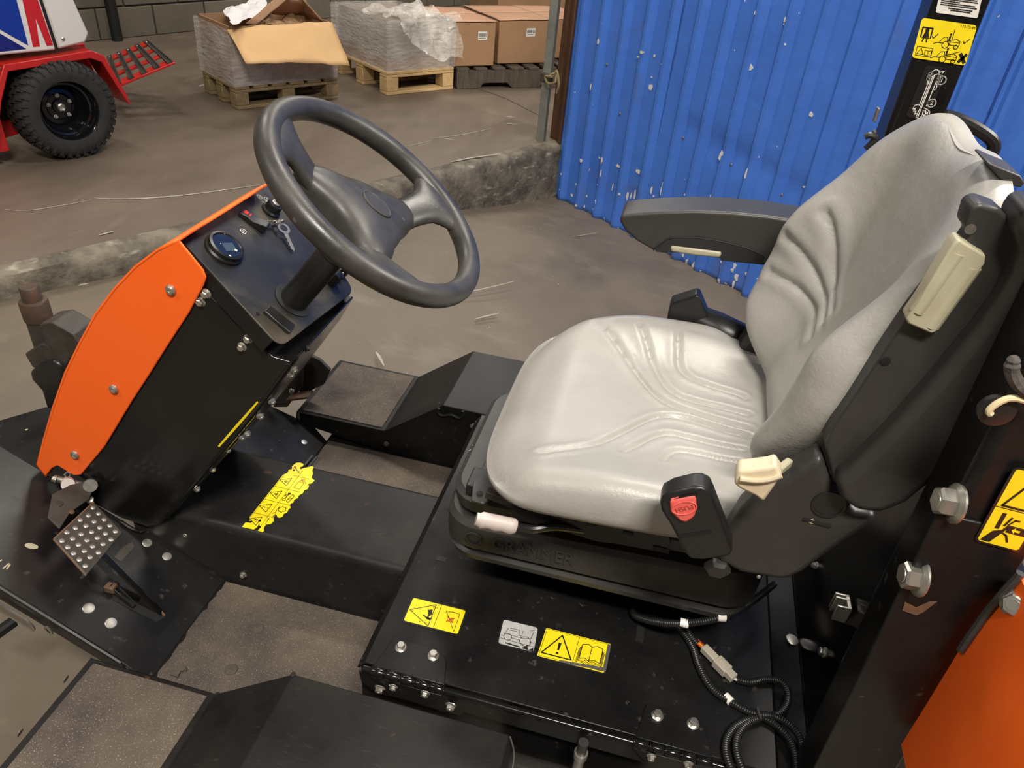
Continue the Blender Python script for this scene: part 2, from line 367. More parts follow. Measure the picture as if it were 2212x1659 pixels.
# ================================================================== SETTING
E0 = V(-.63, 4.09, .30)                          # corner where the raised slab meets the blue wall
ED = V(-.514, -.858, 0).normalized()             # along the slab edge, towards the left
EN = V(-.858, .514, 0).normalized()              # into the raised floor
def bank(x, y):
    """lower floor: a ramp that climbs along the slab edge towards the left"""
    q = V(x, y, 0)-V(E0.x, E0.y, 0); s = q.dot(ED); d = -q.dot(EN)
    z = .155*sstep(-.1, 1.5, s)+.06*sstep(1.2, 3.2, s)
    return z*(1-sstep(.15, 1.5, d)) if d > 0 else z
b = MB(); nx, ny = 70, 70; P = []
for j in range(ny+1):
    for i in range(nx+1):
        x = -5+9*i/nx; y = -3+9*j/ny; P.append((x, y, bank(x, y)))
b.add(P, [(j*(nx+1)+i, j*(nx+1)+i+1, (j+1)*(nx+1)+i+1, (j+1)*(nx+1)+i) for j in range(ny) for i in range(nx)])
floor = tag(b.build('floor', 'concrete', smooth=60), 'grey-brown concrete floor of the lower bay', kind='structure')
# raised slab: top sheet, worn edge and rough face
b = MB(); P = []; L0, L1, ns = -5.0, 6.5, 230
rows = [(-9., .30), (-3, .30), (-1, .30), (-.3, .30), (-.06, .299), (-.02, .294), (0, .284), (.012, .25), (.008, .20), (.014, .15), (.010, .10), (.014, .05), (.012, -.12)]
for i in range(ns+1):
    s = L0+(L1-L0)*i/ns
    for k, (d, z) in enumerate(rows):
        q = E0+ED*s-EN*d; g = 0
        if k >= 4:
            g = .016*mnoise.noise(V(s*4, z*9, 1))+.006*mnoise.noise(V(s*17, z*25, 3))
        P.append((q.x-EN.x*g, q.y-EN.y*g, z+(g*.5 if 4 <= k <= 7 else 0)))
m_ = len(rows)
fs = [(i*m_+k, i*m_+k+1, (i+1)*m_+k+1, (i+1)*m_+k) for i in range(ns) for k in range(m_-1)]
b.add(P, fs); me = b.mesh('floor_raised', 'slab', 50); me.materials.append(M['ledge'])
for p in me.polygons:
    if p.index % (m_-1) >= 4: p.material_index = 1
slab = tag(put('floor_raised', me), 'raised concrete floor with a broken rough edge', kind='structure')
def scrape(px, z, w, parent):
    q = smoothpath([at_z(x, y, z) for x, y in px], 5); n = len(q); b = MB()
    for i in range(n-1):
        d = (q[i+1]-q[i]).normalized(); t = V(-d.y, d.x, 0); w0 = w*(.35+.65*math.sin(math.pi*i/(n-1))); w1 = w*(.35+.65*math.sin(math.pi*(i+1)/(n-1)))
        b.add([q[i]+t*w0/2, q[i]-t*w0/2, q[i+1]-t*w1/2, q[i+1]+t*w1/2], [(0, 1, 2, 3)])
    b.v = [v+V(0, 0, .0012) for v in b.v]; return b.build('scrape_mark', 'scrape', parent, smooth=0)
for q, wd in (([(203, 428), (260, 430), (340, 427), (430, 418), (560, 400)], .012), ([(37, 555), (65, 549), (97, 541)], .014), ([(213, 509), (230, 504), (246, 500)], .010),
              ([(975, 350), (1020, 341), (1075, 333)], .014), ([(930, 300), (1000, 291), (1060, 278)], .007), ([(960, 300), (978, 302)], .012), ([(1090, 252), (1110, 254)], .01), ([(1095, 268), (1120, 269)], .01), ([(10, 453), (60, 455), (130, 445), (200, 432)], .006), ([(870, 318), (930, 305)], .005), ([(700, 415), (760, 395)], .006)):
    scrape(q, .3005, wd, slab)
for q, wd in (([(1025, 690), (1050, 683), (1078, 677)], .008), ([(960, 640), (1040, 625), (1110, 608)], .006), ([(812, 760), (820, 772), (829, 790)], .010), ([(160, 618), (190, 613)], .012), ([(1235, 512), (1290, 503)], .004), ([(1170, 790), (1200, 750), (1240, 720)], .004)):
    q0 = at_z(*q[0], .02); scrape(q, bank(q0.x, q0.y)+.002, wd, floor)
# groove joint in the slab
scrape([(1025, 190), (1090, 212), (1165, 250)], .3006, .008, slab).data.materials[0] = M['mortar']

# blue corrugated wall: three sheets of trapezoid ribs
WD = V(.777, -.629, 0); WN = V(-.629, -.777, 0); W0 = V(-.619, 4.118, 0)
wall = MB().span((0, 0, 0), (.01, .01, .01))
pitch, rib0 = .1445, .041
def dent(s, z):
    d = 0
    for si, zi in ((.87, .62), (1.015, .60), (1.16, .585), (1.305, .565), (1.445, .545)):
        u, v = (s-si)/.055, (z-zi)/(.035 if z > zi else .09)
        d += .013*math.exp(-u*u-v*v)
    d += .006*mnoise.noise(V(s*3, z*3, 2))*sstep(.9, 0, z)
    return d
def sheet(s0, s1, parent):
    prof = []; s = s0
    k = math.floor((s0-rib0)/pitch)
    edges = []
    while rib0+k*pitch < s1:
        base = rib0+k*pitch
        for ds, h in ((-.030, 0), (0, 0), (.022, .026), (.038, .026), (.064, 0)):
            if s0 <= base+ds <= s1: prof.append((base+ds, h))
        k += 1
    def hat(q):
        q = (q-rib0+.030) % pitch-.030
        return 0 if q < 0 or q > .064 else min(1, q/.022, (.064-q)/.026)*.026
    prof = sorted(set(prof+[(s0, hat(s0)), (s1, hat(s1))]))
    zs = [-.005+.03*i for i in range(24)]+[.75+.12*i for i in range(20)]
    b = MB(); P = []
    for s, h in prof:
        for z in zs:
            zz = z + (.012*mnoise.noise(V(s*9, 0, 0)) if z < 0 else 0)
            q = W0+WD*s+WN*(h-dent(s, z)+.002); P.append((q.x, q.y, zz))
    nz = len(zs); b.add(P, [(i*nz+j, (i+1)*nz+j, (i+1)*nz+j+1, i*nz+j+1) for i in range(len(prof)-1) for j in range(nz-1)])
    o = b.build('corrugated_sheet', 'blue', parent, smooth=25)
    o.modifiers.new('solid', 'SOLIDIFY').thickness = .0015
    return o
b = MB(); b.add([W0+WD*.0-WN*.03, W0+WD*4-WN*.03, W0+WD*4-WN*.03+V(0, 0, 3), W0-WN*.03+V(0, 0, 3)], [(0, 1, 2, 3)])
wall = tag(b.build('wall_right', 'dark'), 'wall clad in scuffed blue corrugated steel sheet', kind='structure')
for s0, s1 in ((.008, .69), (.68, 1.36), (1.35, 2.05), (2.04, 3.4)): sheet(s0, s1, wall)
# screws of the sheets
for sx, zz in ((.86, .60), (1.15, .565), (1.43, .525), (.30, .80), (.44, .60)):
    bolt(wall, W0+WD*(sx-.03)+WN*.004+V(0, 0, zz-.04), WN, .014, 'dome', 'bare', 'sheet_screw')
# flaked paint showing pale undercoat
def chip(s, z, w, h, side=.0):
    hh = ((s-rib0) % pitch); on = 0 < hh < .064
    o = W0+WD*s+WN*((.0015+.026*max(0, min(1, hh/.022, (.064-hh)/.026)) if on else .0015)-dent(s, z)+.002)+V(0, 0, z); n = random.randint(6, 9); P = []
    for k in range(n):
        a = 6.283*k/n; r = random.uniform(.55, 1.1); P.append(o+WD*(w/2*r*math.cos(a))+V(0, 0, h/2*r*math.sin(a)+w*.1*random.random()))
    MB().prism(P, WN*.0012).build('paint_chip', 'decal_white', wall, smooth=0)
chips = [(1622, 147, 13, 17), (1298, 91, 6, 13), (1392, 113, 11, 6), (1383, 124, 8, 4), (1411, 121, 5, 7), (1426, 139, 3, 4), (1403, 189, 9, 13), (1405, 167, 4, 4), (1634, 28, 4, 7), (1697, 43, 5, 9), (1694, 52, 4, 4), (1750, 248, 7, 12), (1561, 338, 9, 22), (1617, 372, 4, 24), (1282, 187, 3, 16), (1261, 346, 8, 10), (1292, 341, 6, 6), (1305, 347, 5, 14), (1333, 361, 12, 8), (1376, 372, 13, 12), (1405, 410, 5, 20), (1352, 426, 6, 24), (1360, 424, 4, 20), (1368, 422, 5, 22), (1341, 419, 7, 6), (1409, 425, 6, 6), (1428, 400, 3, 18), (1432, 412, 4, 20), (1735, 406, 7, 4), (1483, 420, 4, 6), (1537, 423, 3, 10), (1495, 575, 7, 16), (1483, 580, 5, 8), (1578, 585, 8, 6), (1588, 600, 10, 16), (1582, 615, 5, 18), (1473, 552, 6, 8), (1610, 592, 6, 8), (1557, 567, 6, 6), (1320, 405, 3, 16), (1302, 376, 3, 20)]
for px, py, wpx, hpx in chips:
    q = at_p(px, py, W0+WN*.012, WN); s = (q-W0).dot(WD); k = (q-EYE).length/F_PX
    chip(s, q.z, wpx*k*1.25, hpx*k*1.1)

# block wall at the back, every block a piece
B0 = V(-4.20, 4.39, .30); BD = V(.39, .92, 0).normalized(); BN = V(.92, -.39, 0).normalized()
b = MB(); b.prism([B0-BN*.2+BD*-3, B0-BN*.012+BD*-3, B0-BN*.012+BD*7, B0-BN*.2+BD*7], (0, 0, 2.6))
wback = tag(b.build('wall_back', 'mortar'), 'back wall of large painted concrete blocks', kind='structure')
_blk = None
for r in range(6):
    for k in range(-3, 14):
        s = k*.42+(.21 if r % 2 else 0)+.06
        if _blk is None:
            _blk = MB().box((0, 0, 0), (.408, .03, .193)).mesh('block', 'block', 0)
        a = math.atan2(BD.y, BD.x); q = B0+BD*(s+.21)+BN*(-.008+random.uniform(-.002, .002))+V(0, 0, .0985+r*.204)
        put('block', _blk, wback, Matrix.Translation(q) @ Matrix.Rotation(a, 4, 'Z'), bevel=.004, seg=1)
q = at_z(243, 84, .3)+BN*.065
pp = MB().lathe([(.036, 0), (.036, 2.4)], q, (.012, -.02, 1), 20)
tag(pp.build('drain_pipe', 'dark', smooth=40), 'black upright pipe standing against the block wall', 'pipe')
# timber column and steel post at the end of the blue wall
t = thing('timber_column', 'brown stained timber column at the end of the blue wall', 'column', (E0.x-.02, E0.y+.02, .3))
cC = W0-WD*.045-WN*.06
ang = Matrix.Rotation(math.atan2(WD.y, WD.x), 3, 'Z')
MB().box(cC+V(0, 0, 1.35), (.10, .12, 2.1), ang).build('column_timber', 'timber', t, .006)
MB().box(cC+WN*.05+V(0, 0, .62)+WD*.040, (.022, .05, 1.26), ang).build('corner_lath', 'timber', t, .003)
pq = at_z(1168, 303, .30)
t2 = thing('steel_post', 'galvanised grey steel post standing before the timber column', 'post', pq)
b = MB(); a0 = Matrix.Rotation(math.atan2(WD.y, WD.x)+.5, 3, 'Z')
prof = [(-.022, -.016), (.022, -.016), (.022, .020), (.018, .020), (.018, -.012), (-.018, -.012), (-.018, .020), (-.022, .020)]
b.prism([pq+a0 @ V(x, y, 0) for x, y in prof], (.0, 0, 2.2)); b.build('post_channel', 'galv', t2, .002)
q = at_p(1178, 165, pq, WN); MB().box(V(pq.x, pq.y, q.z)+WN*.004, (.058, .045, .045), a0).build('post_clamp', 'grimy', t2, .004)
rp = smoothpath([V(pq.x, pq.y, q.z)+WD*s+WN*n+V(0, 0, z) for s, n, z in ((.02, .02, -.01), (.05, .03, .02), (.08, .02, .035), (.10, .03, .0), (.06, .045, -.012), (.03, .04, .012), (.07, .05, .022), (.105, .05, .03), (.125, .05, .06), (.14, .04, .0), (.12, .03, -.05))], 5)
tag(MB().tube(rp, .006, 7).build('twine_knot', 'rope'), 'knotted straw twine tying the grey post to the timber column', 'twine')

# ================================================================== PALLETS AND LOADS
UPZ = .30
def pallet(name, label, O, D, N, L, Wd, m, h=.12, blocks=(3, 3), bw=.075, boards=6, style='block'):
    """O front-left corner on the floor, D along the front, N into depth"""
    t = thing(name, label, 'pallet', (O+D*L/2+N*Wd/2)); Z = V(0, 0, 1)
    def bx(nm, s0, s1, d0, d1, z0, z1):
        MB().prism([O+D*s0+N*d0+Z*z0, O+D*s1+N*d0+Z*z0, O+D*s1+N*d1+Z*z0, O+D*s0+N*d1+Z*z0], Z*(z1-z0)).build(nm, m, t, .003, seg=1)
    if style == 'block':
        for i in range(blocks[0]):
            s = i*(L-bw)/(blocks[0]-1)
            for j in range(blocks[1]):
                d = j*(Wd-bw)/(blocks[1]-1); bx('block', s, s+bw, d, d+bw, .02, h-.035)
        for j in range(blocks[1]): d = j*(Wd-bw)/(blocks[1]-1); bx('bottom_board', 0, L, d, d+bw, 0, .019)
        for j in range(blocks[1]): d = j*(Wd-bw)/(blocks[1]-1); bx('stringer_board', 0, L, d, d+bw, h-.034, h-.018)
        for i in range(boards):
            s = i*(L-.085)/(boards-1); bx('deck_board', s, s+.085, 0, Wd, h-.017, h)
    else:
        for j in range(3):
            d = j*(Wd-.04)/2
            # notched stringer
            pr = [(0, 0), (.16*L, 0), (.19*L, .035), (.36*L, .035), (.40*L, 0), (.60*L, 0), (.64*L, .035), (.81*L, .035), (.84*L, 0), (L, 0), (L, h-.018), (0, h-.018)]
            MB().prism([O+D*a+N*d+Z*zz for a, zz in pr], N*.04).build('stringer', m, t, .003, seg=1)
        for i in range(boards):
            s = i*(L-.095)/(boards-1); bx('deck_board', s, s+.095*random.uniform(.8, 1), 0, Wd, h-.018, h)
    return t
def crumple(poly_fn, nu, nv, amp, sc, seed=0):
    b = MB(); P = []
    for j in range(nv+1):
        for i in range(nu+1):
            q = poly_fn(i/nu, j/nv); n = mnoise.noise_vector(q*sc+V(seed, 0, 0)); n2 = mnoise.noise_vector(q*sc*2.7+V(0, seed, 0)); P.append(q+n*amp+n2*amp*.45)
    return b.add(P, [(j*(nu+1)+i, j*(nu+1)+i+1, (j+1)*(nu+1)+i+1, (j+1)*(nu+1)+i) for j in range(nv) for i in range(nu)])
def wrapbox(name, O, D, N, L, Wd, z0, z1, bulge, m, parent, seed):
    """a wrapped, slightly bulging skin around a load (five sides, many folds)"""
    c = O+D*L/2+N*Wd/2; R = []
    per = []
    for a, b_, n in ((V(0, 0, 0), V(L, 0, 0), 18), (V(L, 0, 0), V(L, Wd, 0), 14), (V(L, Wd, 0), V(0, Wd, 0), 18), (V(0, Wd, 0), V(0, 0, 0), 14)):
        for k in range(n): per.append(a+(b_-a)*k/n)
    rings = []
    for k in range(17):
        t = k/16; z = z0+(z1-z0)*t; ring = []
        for p in per:
            q = O+D*p.x+N*p.y; out = (q-c); out.z = 0; out.normalize()
            g = bulge*(.3+.7*math.sin(math.pi*t))+.006*mnoise.noise(V(q.x*5+seed, q.y*5, z*9))+.0025*mnoise.noise(V(q.x*12, q.y*12+seed, z*40+q.x*14))
            ring.append(q+out*g+V(0, 0, z))
        rings.append(ring)
    return MB().loft(rings, True, False).build(name, m, parent, smooth=30)

# --- stack A: open carton of packing paper on a small wrapped pallet
A0 = at_z(513, 238, UPZ); A1 = at_z(731, 213, UPZ); AD = (A1-A0).normalized(); AN = V(-AD.y, AD.x, 0); AL = (A1-A0).length; AW = .42
pallet('pallet', 'dusty pine pallet under the open carton of packing paper', A0, AD, AN, AL, AW, 'oldpine')
t = thing('wrapped_load', 'brown carton load in shiny stretch film under the pale open flap', 'wrapped load', A0+AD*AL/2+AN*AW/2+V(0, 0, .12))
Z = V(0, 0, 1)
def quadbox(O, D, N, L, W, z0, z1): return [O+Z*z0, O+D*L+Z*z0, O+D*L+N*W+Z*z0, O+N*W+Z*z0], Z*(z1-z0)
MB().prism(*quadbox(A0+AD*.012+AN*.012, AD, AN, AL-.024, AW-.02, .12, .27)).build('lower_carton', 'card', t, .006)
# open upper carton as a four-walled box
O = A0+AD*.014+AN*.014; L, Wd = AL-.03, AW-.03
for nm, o, d, n, l, tk in (('carton_wall', O, AD, AN, L, .006), ('carton_wall', O+AN*(Wd-.006), AD, AN, L, .006), ('carton_wall', O, AN, AD, Wd, .006), ('carton_wall', O+AD*(L-.006), AN, AD, Wd, .006)):
    MB().prism([o+Z*.27, o+d*l+Z*.27, o+d*l+n*tk+Z*.27, o+n*tk+Z*.27], Z*.145).build(nm, 'card', t)
MB().prism(*quadbox(O+AD*.02+AN*.02, AD, AN, L-.04, Wd-.04, .28, .33)).build('carton_filling', 'card', t)
wrapbox('stretch_film', A0, AD, AN, AL, AW, .121, .405, .012, 'film', t, 1)
wrapbox('stretch_film', A0+AD*.004+AN*.004, AD, AN, AL-.008, AW-.008, .12, .40, .006, 'film', t, 5)
def flap(name, pts, m, parent, th=.005, nu=14, nv=8, wob=.012, seed=0):
    a, b_, c_, d_ = [Vector(p) for p in pts]
    fn = lambda u, v: (a*(1-u)+b_*u)*(1-v)+(d_*(1-u)+c_*u)*v
    o = crumple(fn, nu, nv, wob, 4, seed).build(name, m, parent, smooth=40); s = o.modifiers.new('solid', 'SOLIDIFY'); s.thickness = th; return o
S_ = -AN
hl = A0+AD*-.005+Z*.412; hr = A0+AD*(AL-.02)+Z*.412
ol = at_p(532, 138, A0+S_*.20, AN); orr = at_p(755, 144, A0+S_*.20, AN)
tag(flap('carton_flap', (hl, hr, orr, ol), 'card_pale', None, .006, 20, 10, .016, 3), 'pale buff cardboard flap hanging forward over the wrapped pallet', 'cardboard flap')
fl = bpy.data.objects['carton_flap']; fl.parent = t; del fl['category']; fl.matrix_parent_inverse = Matrix.Translation(-t.location); fl['label'] = 'pale buff flap hanging forward'
ctr = A0+AD*AL/2+AN*AW/2
pA = A0+AN*.16; pB = A0+AN*.30
flap('carton_flap', (at_p(531, 50, A0+AN*.03, AN), at_p(552, 54, A0+AN*.03, AN), at_p(650, -25, pA, AN), at_p(618, -25, pA, AN)), 'card', t, .006, 8, 6, .008, 9)
flap('carton_flap', (at_p(585, 32, pB, AN), at_p(668, 34, pB, AN), at_p(660, 2, pA, AN), at_p(600, -4, pA, AN)), 'card_pink', t, .006, 8, 5, .008, 15)
flap('carton_flap', (O+AD*(L-.01)+AN*.05+Z*.41, O+AD*(L-.02)+AN*.36+Z*.41, O+AD*(L-.10)+AN*.38+Z*.58, O+AD*(L-.13)+AN*.14+Z*.55), 'card', t, .006, 8, 6, .010, 12)
o = crumple(lambda u, v: O+AD*(.16+(L-.20)*u)+AN*(.03+.27*v)+Z*(.385+.02*math.sin(9*u)*math.cos(7*v)), 34, 24, .030, 16, 4).build('packing_paper', 'kraft', None, smooth=0)
tag(o, 'crumpled brown packing paper inside the open carton', 'packing paper')
o = crumple(lambda u, v: at_z(482+85*u+22*v, 24-34*u+32*v, .742)+Z*(.012*math.sin(8*u)*math.sin(7*v)), 26, 20, .016, 13, 7).build('white_paper', 'paper', None, smooth=0)
tag(o, 'crumpled white paper sheet on the corner of the open carton', 'paper')
MB().tube(smoothpath([at_z(430, 186, .303), at_z(445, 181, .304), at_z(458, 170, .306), at_z(456, 160, .33)]), .004, 6).build('film_tail', 'bag', t)

# --- stack B: film-wrapped load with a loose plastic bag on a new half pallet
Bb0 = at_z(836, 207, UPZ); Bb1 = at_z(979, 192, UPZ); BbD = (Bb1-Bb0).normalized(); BbN = V(-BbD.y, BbD.x, 0); BL = (Bb1-Bb0).length; BW = .66
pallet('pallet', 'new pale pine pallet under the load with the loose clear bag', Bb0, BbD, BbN, BL, BW, 'pine', h=.135, blocks=(2, 3), bw=.085)
t = thing('wrapped_load', 'grey film-wrapped carton load with a loose clear bag on top', 'wrapped load', Bb0+BbD*BL/2+BbN*BW/2+V(0, 0, .135))
q0 = Bb0+BbD*.03+BbN*.03
MB().prism(*quadbox(q0, BbD, BbN, BL-.07, BW-.05, .135, .20)).build('lower_carton', 'card', t, .006)
MB().prism(*quadbox(q0+BbD*.01, BbD, BbN, BL-.10, BW-.05, .20, .415)).build('wrapped_carton', mat('grey_wrapped_card', (.33, .285, .245), .45, col2=(.24, .205, .175), nscale=6), t, .010)
wrapbox('stretch_film', Bb0+BbD*.0, BbD, BbN, BL, BW, .136, .42, .006, 'film', t, 11)
wrapbox('stretch_film', q0-BbD*.005-BbN*.005, BbD, BbN, BL-.055, BW-.04, .135, .425, .010, 'film', t, 17)
def bagfn(u, v):
    # drapes over the front right corner
    s = .12+.47*u; d = .20-.26*v
    drop = sstep(.55, 1.0, v)*.27*(.35+.65*u)
    z = .425+.05*math.sin(3.1*u)*(1-v)+.03*math.sin(6*u+2*v)-drop
    return Bb0+BbD*(s-.05*v)+BbN*(d-.02)+V(0, 0, z)
o = crumple(bagfn, 46, 40, .030, 11, 3).build('clear_bag', 'bag', None, smooth=25)
tag(o, 'loose clear plastic bag draped over the corner of the grey wrapped load', 'plastic bag')
def topfn(u, v): return Bb0+BbD*(.02+.42*u)+BbN*(.02+.30*v)+V(0, 0, .432+.03*math.sin(7*u+3*v)*math.sin(5*v))
crumple(topfn, 36, 30, .026, 14, 8).build('loose_film', 'bag', t, smooth=20)

# --- stack C: brown cartons on a dark pallet
Cc0 = at_z(982, 193, UPZ); Cc1 = at_z(1172, 189, UPZ); CD = (Cc1-Cc0).normalized(); CN = V(-CD.y, CD.x, 0)
pallet('pallet', 'dark weathered pallet under the two labelled brown cartons', Cc0+CD*.015, CD, CN, 1.0, .8, 'oldwood', h=.13, boards=8, style='stringer')
def carton(label, pl, pr, depth, ztop, z0=.435, lbl=None, sag=0.):
    a = at_z(*pl, z0); b_ = at_z(*pr, z0); d = V(.743, .669, 0); l = (b_-a).length; n = V(-d.y, d.x, 0); m0 = (a+b_)/2; a = m0-d*l/2; b_ = m0+d*l/2
    t = thing('carton', label, 'carton', (a+b_)/2+n*depth/2); h = ztop-z0
    MB().prism([a, b_, b_+n*depth, a+n*depth], Z*(h-.006)).build('carton_body', 'card', t, .006)
    e = .004
    flap('top_flap', (a-d*e-n*e+Z*h, b_+d*e-n*e+Z*(h+.006), b_+d*e+n*depth*.5+Z*(h+.002), a-d*e+n*depth*.5+Z*(h+.001)), 'card_pink', t, .004, 10, 6, .004, random.random()*9)
    flap('top_flap', (a-d*e+n*depth*.505+Z*(h+.002), b_+d*e+n*depth*.505+Z*(h+.001), b_+d*e+n*depth+Z*h, a-d*e+n*depth+Z*h), 'card_pink', t, .004, 10, 6, .004, random.random()*9)
    if lbl:
        u, v, wl, hl_ = lbl; O_ = a+d*(l*u)+Z*(h*v)-n*.003
        o, P = decal(t, 'barcode_label', O_+Z*hl_, O_+d*wl+Z*hl_, O_, 'decal_white', None, .001)
        x = .08
        while x < .92:
            wbar = random.choice((.02, .03, .05)); P.poly([(x, .2), (x+wbar, .2), (x+wbar, .62), (x, .62)], 'ink'); x += wbar+random.choice((.02, .03, .04))
        P.poly([(.1, .74), (.8, .74), (.8, .80), (.1, .80)], 'ink'); P.build(o, 'print')
    return t
carton('brown carton with a barcode label, beside the loose clear bag', (978, 143), (1068, 143), .55, .70, lbl=(.56, .60, .066, .050))
carton('brown carton with a barcode label, beside the grey post', (1080, 141), (1180, 133), .55, .705, lbl=(.50, .63, .066, .050))
carton('brown carton mostly hidden behind the grey post', (1192, 131), (1262, 120), .55, .69)
carton('brown carton standing furthest back behind the labelled cartons', (1085, 128), (1250, 112), .5, .86, z0=.30)

# ================================================================== RED AND WHITE TRACTOR
TF = V(.5, .866, 0); TS = V(.866, -.5, 0)
a = math.radians(5); TF = V(TF.x*math.cos(a)-TF.y*math.sin(a), TF.x*math.sin(a)+TF.y*math.cos(a), 0); TS = V(TF.y, -TF.x, 0)
wb = at_z(178, 342, UPZ); RT = .200; WC = wb+Z*RT-TS*.075
tr = thing('compact_tractor', 'red and white compact tractor with black wheels on the raised floor', 'tractor', wb-TS*.1)
def T(f, s, z): return WC+TF*f+TS*s+Z*(z-RT)          # f along, s outwards (0 = wheel middle), z above the floor
wheel = MB().lathe([(.117, -.055), (.117, -.070), (.150, -.078), (.180, -.074), (.192, -.060), (.196, -.03), (.197, 0), (.196, .03), (.192, .060), (.180, .074), (.150, .078), (.122, .070), (.117, .058)], WC, TS, 56, caps=False).build('tyre', 'rubber', tr, smooth=50)
b = MB()
for k in range(36):                                        # tread blocks and shoulder lugs
    for row, (s0, s1, off) in enumerate(((-.066, -.040, 0), (-.034, -.006, .5), (.0, .030, 0), (.036, .066, .5))):
        t0 = 2*math.pi*(k+off)/36; w_ = .105; P = []
        for rr in (.190, .2045):
            for ta, sa in ((t0, s0), (t0+w_, s0), (t0+w_*.8, s1), (t0-w_*.2, s1)):
                r2 = rr-(.006 if abs(sa) > .05 else 0); P.append(WC+TF*(r2*math.cos(ta))+Z*(r2*math.sin(ta))+TS*sa)
        b.add(P, [(0, 3, 2, 1), (4, 5, 6, 7), (0, 1, 5, 4), (1, 2, 6, 5), (2, 3, 7, 6), (3, 0, 4, 7)])
    t0 = 2*math.pi*(k+.5)/36; P = []
    for (r2, sa) in ((.199, .062), (.190, .0765), (.168, .0815), (.168, .0755), (.186, .070)):
        for dt in (-.032, .032): P.append(WC+TF*(r2*math.cos(t0+dt*(1 if r2 > .18 else .5)))+Z*(r2*math.sin(t0+dt*(1 if r2 > .18 else .5)))+TS*sa)
    b.add(P, [(0, 1, 3, 2), (2, 3, 5, 4), (4, 5, 7, 6), (6, 7, 9, 8), (0, 2, 4, 6, 8), (1, 9, 7, 5, 3)])
o = b.build('tread_blocks', 'rubber', wheel, smooth=0); o['kind'] = 'stuff'
rim = MB().lathe([(.118, .062), (.122, .070), (.118, .066), (.110, .045), (.108, .030), (.100, .026), (.098, .010), (.092, -.010), (.078, -.028), (.074, -.022), (.058, -.020), (.050, -.030), (.030, -.030), (.028, -.022), (.002, -.022)], WC, TS, 48, caps=False).build('wheel_rim', 'rimpaint', tr, smooth=40)
MB().lathe([(.017, -.03), (.017, -.006), (.012, -.002), (.006, -.008), (.001, -.008)], WC, TS, 16).build('axle_hub', 'zinc', rim)
for k in range(5):
    t0 = 2*math.pi*k/5+.35; bolt(rim, WC+TF*(.047*math.cos(t0))+Z*(.047*math.sin(t0))-TS*.026, TS, .018, 'stud', name='lug_nut')
# axle and chassis side
MB().lathe([(.05, -.35), (.05, -.05)], WC, TS, 16).build('axle', 'dark', tr)
def slabp(name, pts, s, th, m, bev=.003):
    return MB().prism([T(f, s, z) for f, z in pts], -TS*th).build(name, m, tr, bev)
# red wheel-arch rim facing the wheel, back sheet and dark wheel well
arch = [(-.34, .08), (-.27, .28), (-.20, .405), (.15, .425), (.20, .40), (.250, .27), (.278, .185), (.264, .19), (.232, .262), (.185, .375), (.14, .395), (-.19, .378), (-.245, .27), (-.315, .08)]
slabp('wheel_arch', arch, .05, .14, 'red')
slabp('wheel_arch', [(-.60, .06), (-.25, .06), (-.25, .30), (-.21, .44), (-.60, .44)], .0, .10, 'red')
slabp('wheel_well', [(-.34, .06), (.24, .15), (.20, .42), (-.25, .42)], -.11, .02, 'red')
slabp('wheel_well', [(-.24, .15), (.12, .20), (.12, .41), (-.22, .41)], -.095, .01, 'dark', 0)
bolt(tr, T(-.30, .002, .13), TS, .014, 'dome'); bolt(tr, T(-.29, .002, .33), TS, .014, 'dome'); bolt(tr, T(-.22, .052, .395), TS, .012, 'dome'); bolt(tr, T(.06, -.092, .34), TS, .022, 'dome', 'bare')
# white body panels
slabp('body_panel', [(-.60, .435), (.018, .435), (-.022, .90), (-.60, .90)], .03, .30, 'white', .008)
slabp('body_panel', [(.026, .437), (.145, .452), (.165, .49), (.06, .92), (-.012, .92)], .03, .30, 'white', .010)
slabp('panel_gap', [(.016, .44), (.028, .44), (-.014, .90), (-.026, .90)], .028, .28, 'dark', 0)
bolt(tr, T(.055, .031, .475), TS, .016, 'dome')
def pr(name, pts, m, s=.0312): slabp(name, pts, s, .0015, m, 0)
pr('blue_print', [(-0.410, .445), (-0.095, .450), (-0.285, .60)], 'navy'); pr('blue_print', [(-0.085, .462), (-0.085, .75), (-0.160, .75), (-0.275, .605)], 'royal')
pr('red_print', [(-0.068, .455), (-0.042, .455), (-0.032, .56), (-0.015, .455), (0.010, .455), (-0.020, .75), (-0.060, .75)], 'redprint')
# fold-out footstep: rails, rungs with serrated black treads
GA, GB, GC, GD = at_z(250, 192, .44), at_z(380, 138, .55), at_z(322, 90, .585), at_z(232, 127, .475)
gn = (GB-GA).cross(GD-GA).normalized(); gn = gn if gn.z > 0 else -gn
def gq(u, v, h=0): return (GA*(1-u)+GB*u)*(1-v)+(GD*(1-u)+GC*u)*v+gn*h
st = MB()
for v0, v1 in ((0, .15), (.33, .42), (.60, .69), (.86, 1)): st.prism([gq(0, v0), gq(1, v0), gq(1, v1), gq(0, v1)], gn*.010)
step = st.build('footstep', 'red', tr, .002)
for k in range(5):
    u0 = .03+.215*k; tb = MB()
    for du_ in (0, .075):
        z_ = [gq(u0+du_, .02+.96*i/24, .024 if i % 2 else .016) for i in range(25)]
        tb.prism([gq(u0+du_, .02, .008)]+z_+[gq(u0+du_, .98, .008)], (GB-GA).normalized()*.005)
    tb.prism([gq(u0, .02, .009), gq(u0+.085, .02, .009), gq(u0+.085, .98, .009), gq(u0, .98, .009)], gn*.005); tb.build('tread_bar', 'grimy', step, smooth=0)
    bolt(step, gq(u0+.04, .93, .014), gn, .014, 'dome')
g0 = GA; gx = (GB-GA).normalized(); gy = (GD-GA).normalized()
